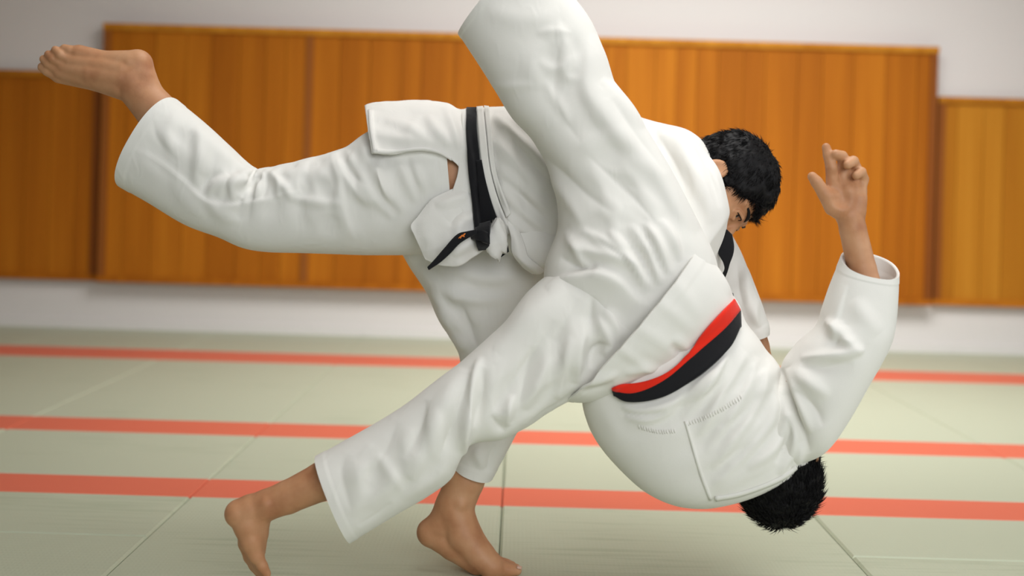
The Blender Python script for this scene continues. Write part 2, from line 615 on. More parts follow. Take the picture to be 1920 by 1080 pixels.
def cloth(secs, ends=('cap', 'cap'), patches=(), eps0=0.02, strokes=(), seed=0.0, nseg=88, step=0.0075, power=2.3, lining=0.12, lump=0.0022, thick=0.0035, hem=0.022, raise_=0.0011, iters=180, bend=0.07):
    """one tube of cloth: loft, buckled, then the photograph's main folds, with a turned-in lining at open hems"""
    G = loft_grid(secs, nseg, step, power)
    q = G.reshape(-1, 3) + seed
    Nn = grid_normals(G)
    G = G + Nn * (lump * vnoise(q * 7.5)).reshape(G.shape[0], G.shape[1], 1)
    G = wrinkle(G, patches, eps0, iters, seed, bend)
    G = upsample(G)
    nr, nc = G.shape[:2]
    Q = grid_faces(nr, nc)
    # face winding: outward
    c = G.mean(1)
    if np.mean(np.sum(grid_normals(G) * (G - c[:, None]), 2)) < 0:
        flip = True
    else:
        flip = False
    Qo = Q[:, ::-1] if not flip else Q
    # orient so that vertex normals point outward
    V = G.reshape(-1, 3)
    nv = normals(V, Qo)
    if np.mean(np.sum(nv * (V - np.repeat(c, nc, 0)), 1)) < 0:
        Qo = Qo[:, ::-1]
    V = folds(V, Qo, strokes, (), (0, 0), seed)
    G = V.reshape(nr, nc, 3)
    # turned hem: a slightly thicker band at each open end
    nv = normals(V, Qo).reshape(nr, nc, 3)
    seg = np.linalg.norm(np.diff(G.mean(1), axis=0), axis=1)
    for end in (0, 1):
        if ends[end] == 'open':
            dist = np.concatenate([[0], np.cumsum(seg)]) if end == 0 else np.concatenate([np.cumsum(seg[::-1])[::-1], [0]])
            G = G + nv * (raise_ * (dist < hem))[:, None, None]
    V = G.reshape(-1, 3)
    nv = normals(V, Qo).reshape(nr, nc, 3)
    parts = [(V, [tuple(x) for x in Qo])]
    k = max(4, int(lining / (step / 2)))
    for end, idx in ((0, range(0, min(k, nr))), (1, range(nr - 1, max(nr - 1 - k, 0) - 1, -1))):
        idx = list(idx)
        if ends[end] == 'open':
            inn = G[idx] - nv[idx] * thick
            rings = np.concatenate([G[idx[:1]], inn])
            f = grid_faces(len(rings), nc)
            ok = Qo[0]
            f = f[:, ::-1] if end == 0 else f
            # lining faces inwards: opposite winding to the outer cloth
            vv = rings.reshape(-1, 3)
            nrm = normals(vv, f)
            cc = np.repeat(rings.mean(1), nc, 0)
            if np.mean(np.sum(nrm * (vv - cc), 1)) > 0:
                f = f[:, ::-1]
            parts.append((vv, [tuple(x) for x in f]))
        else:
            ring = G[idx[0]]
            vv = np.concatenate([ring, ring.mean(0)[None]])
            f = [(j, (j + 1) % nc, nc) for j in range(nc)]
            parts.append((vv, f))
    return join(parts)


# ------------------------------------------------------------------ sheets and strips
def sheet(rows, sub=(10, 10), thick=0.005, wob=0.0):
    """thin curved cloth from a control grid of (px,py,Y)"""
    G = np.array([[P(*p) for p in r_] for r_ in rows])
    G = np.array([cr_interp(G[i], sub[1]) for i in range(len(G))])
    G = np.array([cr_interp(G[:, j], sub[0]) for j in range(G.shape[1])]).transpose(1, 0, 2)
    return solid_grid(G, thick, wob)


def solid_grid(G, thick, wob=0.0, closed=False):
    n, m = G.shape[:2]
    if closed:
        du = np.roll(G, -1, 0) - np.roll(G, 1, 0)
    else:
        du = np.gradient(G, axis=0)
    dv = np.gradient(G, axis=1)
    Nn = np.cross(du, dv)
    Nn /= np.maximum(np.linalg.norm(Nn, axis=2, keepdims=True), 1e-12)
    if wob:
        q = G.reshape(-1, 3)
        G = G + Nn * (wob * (vnoise(q * 16) + 0.6 * vnoise(q * 40 + 5))).reshape(n, m, 1)
    A, B = G + Nn * thick / 2, G - Nn * thick / 2
    V = np.concatenate([A.reshape(-1, 3), B.reshape(-1, 3)])
    o = n * m
    Fc = []
    ni = n if closed else n - 1
    for i in range(ni):
        i2 = (i + 1) % n
        for j in range(m - 1):
            a, b_, c, d = i * m + j, i2 * m + j, i2 * m + j + 1, i * m + j + 1
            Fc.append((a, b_, c, d))
            Fc.append((o + d, o + c, o + b_, o + a))
        for j in (0, m - 1):
            a, b_ = i * m + j, i2 * m + j
            Fc.append((a, o + a, o + b_, b_) if j == 0 else (b_, o + b_, o + a, a))
    if not closed:
        for j in range(m - 1):
            a, b_ = j, j + 1
            Fc.append((b_, o + b_, o + a, a))
            a, b_ = (n - 1) * m + j, (n - 1) * m + j + 1
            Fc.append((a, o + a, o + b_, b_))
    return V, Fc


def bvh_of(*objs):
    Vs, Fs, o = [], [], 0
    for ob in objs:
        base = Vector(ob['_base']) if '_base' in ob else Vector((0, 0, 0))
        Vs += [v.co + base for v in ob.data.vertices]
        Fs += [[i + o for i in p.vertices] for p in ob.data.polygons]
        o = len(Vs)
    return BVHTree.FromPolygons(Vs, Fs)


def cast(bvh, px, py, off, last=None):
    d = P(px, py, 0.0) - CAM
    d /= np.linalg.norm(d)
    loc, nor, _, dist = bvh.ray_cast(Vector(CAM), Vector(d))
    if loc is None:
        return None
    return np.array(loc) - d * off


def conform(bvh, left, right, off=0.006, thick=0.004, across=4, step=5, far=None):
    """band laid on the near surface between two pixel polylines; far = half depth to close it behind"""
    l = cr_interp(np.array(left, float), 8)
    r_ = cr_interp(np.array(right, float), 8)
    G = []
    for i in range(len(l)):
        row = []
        for j in range(across + 1):
            t = j / across
            q = l[i] * (1 - t) + r_[i] * t
            row.append(cast(bvh, q[0], q[1], off))
        G.append(row)
    # fill misses from neighbours at the same depth
    for i in range(len(G)):
        for j in range(across + 1):
            if G[i][j] is None:
                t = j / across
                q = l[i] * (1 - t) + r_[i] * t
                y = None
                for k in range(1, len(G)):
                    for ii in (i - k, i + k):
                        if 0 <= ii < len(G) and G[ii][j] is not None and y is None:
                            y = G[ii][j][1]
                    if y is not None:
                        break
                G[i][j] = P(q[0], q[1], 0.0 if y is None else y)
    G = np.array(G)
    # light smoothing of the depth so that the band does not copy every wrinkle
    for _ in range(3):
        G[1:-1] = 0.5 * G[1:-1] + 0.25 * (G[:-2] + G[2:])
    if far:
        a, b_ = G[0], G[-1]
        mid, hc = (a + b_) / 2, (b_ - a) / 2
        ths = np.linspace(0, math.pi, 26)[1:-1]
        back = np.array([mid + hc * math.cos(t) + np.array([0, far * 2, 0]) * math.sin(t) for t in ths])
        G = np.concatenate([G, back])
        return solid_grid(G, thick, closed=True)
    return solid_grid(G, thick)


# ------------------------------------------------------------------ implicit surfaces for bodies
def surface_nets(S, org, h):
    ins = S < 0
    nx, ny, nz = S.shape
    cnt = np.zeros((nx - 1, ny - 1, nz - 1), np.int8)
    for a in (0, 1):
        for b_ in (0, 1):
            for c in (0, 1):
                cnt += ins[a:nx - 1 + a, b_:ny - 1 + b_, c:nz - 1 + c]
    act = (cnt > 0) & (cnt < 8)
    cells = np.argwhere(act)
    idx = -np.ones(act.shape, np.int64)
    idx[act] = np.arange(len(cells))
    acc = np.zeros((len(cells), 3))
    num = np.zeros(len(cells))
    for ax in range(3):
        o1, o2 = [k for k in range(3) if k != ax]
        for u in (0, 1):
            for v in (0, 1):
                p0 = cells.copy()
                p0[:, o1] += u
                p0[:, o2] += v
                p1 = p0.copy()
                p1[:, ax] += 1
                s0, s1 = S[tuple(p0.T)], S[tuple(p1.T)]
                m_ = (s0 < 0) != (s1 < 0)
                t = s0[m_] / (s0[m_] - s1[m_])
                pos = p0[m_].astype(float)
                pos[:, ax] += t
                acc[m_] += pos
                num[m_] += 1
    V = acc / num[:, None] * h + org
    quads = []
    for ax in range(3):
        o1, o2 = [(1, 2), (2, 0), (0, 1)][ax]
        sl0 = [slice(None)] * 3
        sl1 = [slice(None)] * 3
        sl0[ax] = slice(0, -1)
        sl1[ax] = slice(1, None)
        a, b_ = ins[tuple(sl0)], ins[tuple(sl1)]
        for flip, mk in ((False, a & ~b_), (True, ~a & b_)):
            e = np.argwhere(mk)
            e = e[(e[:, o1] > 0) & (e[:, o2] > 0) & (e[:, o1] < S.shape[o1] - 1) & (e[:, o2] < S.shape[o2] - 1)]
            if not len(e):
                continue
            q = []
            for d1, d2 in ((-1, -1), (0, -1), (0, 0), (-1, 0)):
                c = e.copy()
                c[:, o1] += d1
                c[:, o2] += d2
                q.append(idx[tuple(c.T)])
            q = np.stack(q, 1)
            quads.append(q[:, ::-1] if flip else q)
    return V, np.concatenate(quads)


class SDF:
    def __init__(self, lo, hi, h):
        self.h = h
        self.org = np.array(lo, float)
        self.n = np.ceil((np.array(hi) - self.org) / h).astype(int) + 1
        self.S = np.full(self.n, 0.06, np.float32)

    def _sub(self, lo, hi):
        a = np.clip(np.floor((lo - self.org) / self.h).astype(int), 0, self.n - 1)
        b_ = np.clip(np.ceil((hi - self.org) / self.h).astype(int) + 1, 1, self.n)
        sl = tuple(slice(x, y) for x, y in zip(a, b_))
        g = np.meshgrid(*[self.org[k] + self.h * np.arange(a[k], b_[k]) for k in range(3)], indexing='ij', sparse=True)
        return sl, g

    def _blend(self, sl, d, k):
        s = self.S[sl]
        hh = np.clip(0.5 + 0.5 * (s - d) / k, 0, 1)
        self.S[sl] = s * (1 - hh) + d * hh - k * hh * (1 - hh)

    def cap(self, a, b_, ra, rb, k=0.006):
        a, b_ = np.array(a, float), np.array(b_, float)
        mg = max(ra, rb) + 0.03
        lo, hi = np.minimum(a, b_) - mg, np.maximum(a, b_) + mg
        sl, (x, y, z) = self._sub(lo, hi)
        ab = b_ - a
        l2 = max(ab @ ab, 1e-12)
        t = np.clip(((x - a[0]) * ab[0] + (y - a[1]) * ab[1] + (z - a[2]) * ab[2]) / l2, 0, 1)
        d = np.sqrt((x - a[0] - t * ab[0]) ** 2 + (y - a[1] - t * ab[1]) ** 2 + (z - a[2] - t * ab[2]) ** 2) - (ra + (rb - ra) * t)
        self._blend(sl, d, k)

    def ell(self, c, axes, rad, k=0.006, sub=False):
        c = np.array(c, float)
        A = np.array(axes, float)
        mg = max(rad) + 0.03
        sl, (x, y, z) = self._sub(c - mg, c + mg)
        q = [((x - c[0]) * A[i, 0] + (y - c[1]) * A[i, 1] + (z - c[2]) * A[i, 2]) for i in range(3)]
        k0 = np.sqrt(sum((q[i] / rad[i]) ** 2 for i in range(3)))
        k1 = np.sqrt(sum((q[i] / rad[i] ** 2) ** 2 for i in range(3)))
        d = k0 * (k0 - 1) / np.maximum(k1, 1e-9)
        if sub:
            s = self.S[sl]
            hh = np.clip(0.5 - 0.5 * (s + d) / k, 0, 1)
            self.S[sl] = s * (1 - hh) - d * hh + k * hh * (1 - hh)
        else:
            self._blend(sl, d, k)

    def mesh(self):
        self.S[0], self.S[-1], self.S[:, 0], self.S[:, -1] = 0.01, 0.01, 0.01, 0.01
        self.S[:, :, 0], self.S[:, :, -1] = 0.01, 0.01
        return surface_nets(self.S, self.org, self.h)


def px_chain(Y, chains, h=0.0025, k=0.005, dents=()):
    """smooth solid from chains of (px,py,dY,r_px)"""
    allp = []
    cc = []
    for ch in chains:
        c = [(P(a[0], a[1], Y + a[2]), a[3] * mpp(Y + a[2])) for a in ch]
        cc.append(c)
        allp += [(p, r_) for p, r_ in c]
    lo = np.min([p - r_ for p, r_ in allp], 0) - 0.012
    hi = np.max([p + r_ for p, r_ in allp], 0) + 0.012
    s = SDF(lo, hi, h)
    for c in cc:
        if len(c) == 1:
            s.cap(c[0][0], c[0][0], c[0][1], c[0][1], k)
        for i in range(len(c) - 1):
            s.cap(c[i][0], c[i + 1][0], c[i][1], c[i + 1][1], k)
    for px, py, dy, rp in dents:
        rr = rp * mpp(Y)
        s.ell(P(px, py, Y + dy), np.eye(3), (rr, rr, rr), 0.006, True)
    return s.mesh()


def core(chains, h=0.01):
    """trunk and limbs from chains of (px,py,Y,r_m)"""
    pts = [(P(a[0], a[1], a[2]), a[3]) for ch in chains for a in ch]
    s = SDF(np.min([p - r_ for p, r_ in pts], 0) - 0.03, np.max([p + r_ for p, r_ in pts], 0) + 0.03, h)
    for ch in chains:
        c = [(P(a[0], a[1], a[2]), a[3]) for a in ch]
        for i in range(len(c) - 1):
            s.cap(c[i][0], c[i + 1][0], c[i][1], c[i + 1][1], 0.02)
    return s.mesh()


def frame(Fv, Uv):
    f = np.array(Fv, float)
    f /= np.linalg.norm(f)
    u = np.array(Uv, float)
    u = u - f * (u @ f)
    u /= np.linalg.norm(u)
    return np.cross(f, u), f, u


def head_mesh(c, ax, sc, neck_to, h=0.0026):
    R, Fv, U = ax
    A = [R, Fv, U]

    def L(r_, f, u):
        return c + (R * r_ + Fv * f + U * u) * sc
    pts = np.array([L(0.09, 0, 0), L(-0.09, 0, 0), L(0, 0.13, 0), L(0, -0.12, 0), L(0, 0, 0.13), L(0, 0, -0.14), neck_to])
    s = SDF(pts.min(0) - 0.11, pts.max(0) + 0.11, h)

    def E(p, rad, k=0.012, sub=False):
        s.ell(L(*p), A, tuple(x * sc for x in rad), k, sub)

    def Cp(p, q, ra, rb, k=0.008):
        s.cap(L(*p), L(*q), ra * sc, rb * sc, k)
    E((0, -0.012, 0.03), (0.075, 0.097, 0.088))
    E((0, 0.03, -0.035), (0.060, 0.064, 0.075), 0.03)
    s.cap(L(0, -0.035, -0.05), neck_to, 0.055 * sc, 0.06 * sc, 0.025)
    for q in (-1, 1):
        Cp((q * 0.052, 0.0, -0.055), (q * 0.02, 0.075, -0.098), 0.018, 0.018, 0.02)
        E((q * 0.045, 0.062, -0.032), (0.021, 0.021, 0.018), 0.02)
        Cp((q * 0.012, 0.089, 0.017), (q * 0.05, 0.068, 0.020), 0.009, 0.009, 0.012)
        E((q * 0.032, 0.103, -0.002), (0.019, 0.018, 0.012), 0.008, True)
        E((q * 0.012, 0.103, -0.042), (0.008, 0.010, 0.007), 0.004)
        # ear: bowl with a raised rim
        E((q * 0.077, -0.014, -0.024), (0.009, 0.024, 0.031), 0.004)
        E((q * 0.086, -0.011, -0.018), (0.007, 0.014, 0.019), 0.003, True)
        E((q * 0.078, -0.004, -0.044), (0.006, 0.008, 0.009), 0.004)
    Cp((0, 0.090, 0.004), (0, 0.113, -0.036), 0.007, 0.011)
    E((0, 0.106, -0.043), (0.011, 0.010, 0.008), 0.006)
    Cp((0, 0.074, -0.1), (0, 0.076, -0.103), 0.018, 0.018, 0.02)
    Cp((-0.019, 0.083, -0.067), (0.019, 0.083, -0.067), 0.006, 0.006, 0.005)
    Cp((0, 0.092, -0.065), (0, 0.092, -0.065), 0.006, 0.006, 0.007)
    Cp((-0.013, 0.087, -0.077), (0.013, 0.087, -0.077), 0.006, 0.006, 0.005)
    # eyelids
    for q in (-1, 1):
        Cp((q * 0.019, 0.087, 0.002), (q * 0.033, 0.091, 0.007), 0.0045, 0.0055, 0.003)
        Cp((q * 0.033, 0.091, 0.007), (q * 0.047, 0.079, 0.001), 0.0055, 0.004, 0.003)
        Cp((q * 0.020, 0.086, -0.007), (q * 0.034, 0.088, -0.012), 0.004, 0.0045, 0.003)
        Cp((q * 0.034, 0.088, -0.012), (q * 0.046, 0.078, -0.005), 0.0045, 0.004, 0.003)
    return s.mesh()


def uv_sphere(c, r, n=20, m=12):
    V, Fc = [], []
    for i in range(m + 1):
        a = math.pi * i / m
        for j in range(n):
            t = 2 * math.pi * j / n
            V.append(np.array(c) + r * np.array([math.sin(a) * math.cos(t), math.sin(a) * math.sin(t), math.cos(a)]))
    for i in range(m):
        for j in range(n):
            k = (j + 1) % n
            Fc.append((i * n + j, (i + 1) * n + j, (i + 1) * n + k, i * n + k))
    return np.array(V), Fc


def tube(pts, radii, n=8):
    pts = np.array(pts, float)
    V, Fc = [], []
    for i, p in enumerate(pts):
        t = pts[min(i + 1, len(pts) - 1)] - pts[max(i - 1, 0)]
        t /= np.linalg.norm(t)
        a = np.cross(t, [0.3, 0.5, 0.81])
        a /= np.linalg.norm(a)
        b_ = np.cross(t, a)
        for j in range(n):
            th = 2 * math.pi * j / n
            V.append(p + radii[i] * (a * math.cos(th) + b_ * math.sin(th)))
    for i in range(len(pts) - 1):
        for j in range(n):
            k = (j + 1) % n
            Fc.append((i * n + j, i * n + k, (i + 1) * n + k, (i + 1) * n + j))
    Fc.append(tuple(range(n))[::-1])
    Fc.append(tuple((len(pts) - 1) * n + j for j in range(n)))
    return np.array(V), Fc


def hair_mesh(c, ax, sc, spikes, length, seed, lift):
    R, Fv, U = ax
    rg = np.random.default_rng(seed)
    h = 0.004
    s = SDF(c - 0.16 * sc, c + 0.16 * sc, h)
    A = [R, Fv, U]
    s.ell(c + (Fv * -0.014 + U * 0.036) * sc, A, (0.086 * sc, 0.106 * sc, 0.094 * sc), 0.004)
    s.cap(c + (Fv * -0.06 + U * -0.02) * sc, c + (Fv * -0.062 + U * -0.075) * sc, 0.055 * sc, 0.046 * sc, 0.02)
    g = np.meshgrid(*[s.org[k] + h * np.arange(s.n[k]) for k in range(3)], indexing='ij', sparse=True)
    X = [g[0] - c[0], g[1] - c[1], g[2] - c[2]]
    r_ = (X[0] * R[0] + X[1] * R[1] + X[2] * R[2]) / sc
    f = (X[0] * Fv[0] + X[1] * Fv[1] + X[2] * Fv[2]) / sc
    u = (X[0] * U[0] + X[1] * U[1] + X[2] * U[2]) / sc
    # keep: above a hairline that is high over the face, low at the nape, with an ear notch
    line = np.where(f > 0.03, 0.045 - 0.05 * np.clip((np.abs(r_) - 0.045) / 0.03, 0, 1),
                    np.where(f > 0.004, -0.012, np.where(f > -0.034, 0.002, -0.075)))
    s.S = np.maximum(s.S, ((line - u) * sc)).astype(np.float32)
    V, Q = s.mesh()
    q = V * 26
    wv_ = np.stack([vnoise(q), vnoise(q + 7), vnoise(q + 13)], 1)
    Nn = normals(V, Q)
    V = V + Nn * (0.0035 * vnoise(V * 45 + 3) + 0.002 * vnoise(V * 120))[:, None]
    parts = [(V, [tuple(x) for x in Q])]
    # tapered locks
    whorl = c + (Fv * -0.05 + U * 0.125) * sc
    sel = rg.choice(len(V), spikes)
    pv, pf = [], []
    for i in sel:
        p, n = V[i], Nn[i]
        if np.dot(p - c, U) < -0.02 and rg.random() < 0.5:
            continue
        fl = p - whorl
        fl = fl - n * (fl @ n)
        l = np.linalg.norm(fl)
        fl = fl / l if l > 1e-6 else R
        d = n * (lift + 0.25 * rg.random()) + fl * (0.8 + 0.3 * rg.random()) + rg.normal(0, 0.22, 3)
        d /= np.linalg.norm(d)
        ln = length * (0.55 + 0.75 * rg.random())
        rad = 0.0006 + 0.0009 * rg.random()
        a = np.cross(d, n)
        a /= max(np.linalg.norm(a), 1e-6)
        b_ = np.cross(d, a)
        o = len(pv)
        base = p - n * 0.004
        mid = base + d * ln * 0.55
        tip = base + d * ln + fl * ln * 0.18 - n * ln * 0.1
        for th in (0, 2.09, 4.19):
            pv.append(base + rad * (a * math.cos(th) + b_ * math.sin(th)))
        for th in (0, 2.09, 4.19):
            pv.append(mid + rad * 0.75 * (a * math.cos(th) + b_ * math.sin(th)))
        pv.append(tip)
        for j in range(3):
            k = (j + 1) % 3
            pf.append((o + j, o + k, o + 3 + k, o + 3 + j))
            pf.append((o + 3 + j, o + 3 + k, o + 6))
    parts.append((np.array(pv), pf))
    return join(parts)


def person(base, label):
    e = bpy.data.objects.new('person', None)
    COL.objects.link(e)
    e.location = base
    e.empty_display_size = 0.1
    e['_base'] = [float(x) for x in base]
    e['label'] = label
    e['category'] = 'person'
    return e


def head_parts(who, c, ax, sc, gaze=0.0):
    R, Fv, U = ax
    for q in (-1, 1):
        ec = c + (R * q * 0.0325 + Fv * 0.0755 + U * -0.003) * sc
        V, Fc = uv_sphere(ec, 0.0122 * sc)
        o = make_obj('eye', V, Fc, M['eye_white'], who)
        gz = Fv + R * gaze
        gz = gz / np.linalg.norm(gz)
        V, Fc = uv_sphere(ec + gz * 0.0058 * sc, 0.0073 * sc, 16, 8)
        make_obj('iris', V, Fc, M['iris'], o)
        pts = [c + (R * q * r_ + Fv * f + U * u) * sc for r_, f, u in
               ((0.014, 0.0965, 0.014), (0.028, 0.0945, 0.020), (0.042, 0.084, 0.023), (0.055, 0.068, 0.018))]
        for w in (-0.0022, 0.0, 0.0022):
            P_ = [p + U * w * (0.4 + 0.6 * math.sin(math.pi * min(i + 0.6, 3) / 3)) for i, p in enumerate(pts)]
            V, Fc = tube(cr_interp(np.array(P_), 4), list(np.interp(np.linspace(0, 1, 13), [0, .2, .6, 1], [0.001, 0.0024, 0.0022, 0.0008])))
            if w == -0.0022:
                parts = []
            parts.append((V, Fc))
        V, Fc = join(parts)
        make_obj('eyebrow', V, Fc, M['hair'], who)
        pts = [c + (R * q * r_ + Fv * f + U * u) * sc for r_, f, u in
               ((0.019, 0.0905, 0.0005), (0.033, 0.0955, 0.0035), (0.048, 0.0825, -0.002))]
        V, Fc = tube(cr_interp(np.array(pts), 5), [0.0008] + [0.0015] * 9 + [0.0008])
        make_obj('eyelashes', V, Fc, M['hair'], who)


def nail(who, p, d, up, ln, wd):
    """thin curved plate on a toe or finger tip"""
    d = np.array(d, float)
    d /= np.linalg.norm(d)
    up = np.array(up, float)
    up -= d * (up @ d)
    up /= np.linalg.norm(up)
    s = np.cross(d, up)
    G = np.array([[np.array(p) + d * ln * (i / 4 - 0.5) + s * wd * (j / 4 - 0.5) - up * wd * 0.5 * (j / 2 - 1) ** 2 * 0.6
                   for j in range(5)] for i in range(5)])
    V, Fc = solid_grid(G, 0.0012)
    make_obj('nail', V, Fc, M['nail'], who)


# ================================================================== THE HALL
WALL_Y = 4.73


def structure(name, V, Fc, material, label, smooth=False):
    o = make_obj(name, V, Fc, material, None, smooth)
    o['_base'] = [0.0, 0.0, 0.0]
    o['kind'] = 'structure'
    o['label'] = label
    return o


floor = structure('floor', *box(-6.4, 6.4, -4.6, WALL_Y + 0.1, -0.12, -0.022), M['gap'], 'judo hall floor laid with green mats and red bands')
GAP = 0.0012
cols = [-0.908 + 0.885 * k for k in range(-5, 8)]
S1, S2, S3 = (0.735, 0.954), (1.62, 1.87), (3.47, 3.85)
mesh_cache = {}


def slab(name, x0, x1, y0, y1, material, bev=0.006):
    key = (name, round(x1 - x0, 3), round(y1 - y0, 3))
    cx, cy = (x0 + x1) / 2, (y0 + y1) / 2
    if key not in mesh_cache:
        hx, hy = (x1 - x0) / 2 - GAP, (y1 - y0) / 2 - GAP
        V, Fc = box(-hx, hx, -hy, hy, -0.04, 0.0, bev)
        o = make_obj(name, V, Fc, material, None, False)
        mesh_cache[key] = o.data
    else:
        o = bpy.data.objects.new(name, mesh_cache[key])
        COL.objects.link(o)
    o.location = (cx, cy, 0)
    o.parent = floor
    return o


for k in range(len(cols) - 1):
    x0, x1 = cols[k], cols[k + 1]
    inner_col = -0.95 < x0 < 0.5
    rows = [(S1[1], S2[0]), (S2[1], S3[0]), (S3[1], WALL_Y)]
    rows += [(-1.035, S1[0]), (-2.805, -1.035), (-4.5, -2.805)] if inner_col else [(0.325, S1[0]), (-1.445, 0.325), (-3.215, -1.445), (-4.5, -3.215)]
    for y0, y1 in rows:
        slab('mat', x0, x1, y0, y1, M['tatami'])
    for y0, y1 in (S1, S2, S3):
        slab('red_band', x0, x1, y0, y1, M['red_mat'], 0.003)

wall = structure('wall_back', *box(-6.4, 6.4, WALL_Y, WALL_Y + 0.2, -0.12, 3.6), M['plaster'], 'off-white plaster wall behind the mats')
structure('baseboard_back', *box(-6.4, 6.4, WALL_Y - 0.015, WALL_Y, 0.0, 0.06, 0.004), M['plaster'], 'low pale skirting along the foot of the wall')


structure('ceiling', *box(-4.6, 6.4, -4.6, WALL_Y + 0.1, 3.6, 3.7), M['plaster'], 'plain pale ceiling over the hall')
structure('wall_left', *box(-4.75, -4.6, -4.6, WALL_Y + 0.1, -0.12, 3.7), M['plaster'], 'plain pale wall at the shaded end of the hall')


def panel(name, x0, x1, z0, z1, proud, material, label, splits, boards):
    """wainscot: backing with planks, top and bottom rails and stiles"""
    yb = WALL_Y
    o = structure(name, *box(x0, x1, yb - proud + 0.018, yb, z0, z1), M['wood_dark'], label)
    x = x0
    rg = random.Random(int((x0 + 9) * 100))
    edges = []
    while x < x1 - 0.02:
        w = boards * rg.uniform(0.75, 1.3)
        xe = min(x + w, x1)
        for s in splits:
            if x < s - 0.01 < xe and xe > s:
                xe = s
        if x1 - xe < 0.05:
            xe = x1
        edges.append((x, xe))
        x = xe
    for a, b_ in edges:
        V, Fc = box(a + 0.0015, b_ - 0.0015, yb - proud, yb - proud + 0.03, z0 + 0.03, z1 - 0.03)
        c = V.mean(0)
        p = make_obj('plank', V - c, Fc, material, None, False)
        p.location = c
        p.parent = o
    for za, zb in ((z0, z0 + 0.035), (z1 - 0.04, z1)):
        V, Fc = box(x0 - 0.005, x1 + 0.005, yb - proud - 0.02, yb - proud + 0.03, za, zb)
        make_obj('rail', V, Fc, M['wood'] if za == z0 else M['wood_pale'], None, False).parent = o
    for s in list(splits) + [x0 + 0.02, x1 - 0.02]:
        V, Fc = box(s - 0.022, s + 0.022, yb - proud - 0.012, yb - proud + 0.03, z0 + 0.035, z1 - 0.04)
        make_obj('stile', V, Fc, M['wood_dark'], None, False).parent = o
    return o


panel('trim_1', -2.50, 2.475, 0.292, 1.835, 0.10, M['wood'], 'tall cedar-boarded wall panel across the middle of the wall', [-1.27], 0.15)
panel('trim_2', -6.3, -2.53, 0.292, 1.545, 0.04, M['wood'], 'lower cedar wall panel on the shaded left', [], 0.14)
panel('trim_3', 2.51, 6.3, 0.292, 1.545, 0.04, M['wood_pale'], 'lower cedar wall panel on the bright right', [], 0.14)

# ================================================================== THROWER (bent forward, black belt)
tori = person((0.02, 0.12, 0.0), 'judo thrower in white uniform with plain black belt, bent forward, one bare leg swept high')

th_ax = frame((0.30, -0.36, -0.88), (0.95, 0.10, 0.30))
TH_S = 1.08
th_c = P(1382, 408, 0.07) - (th_ax[0] * 0.032 + th_ax[1] * 0.088 - th_ax[2] * 0.003) * TH_S
neck = P(1290, 345, 0.2)

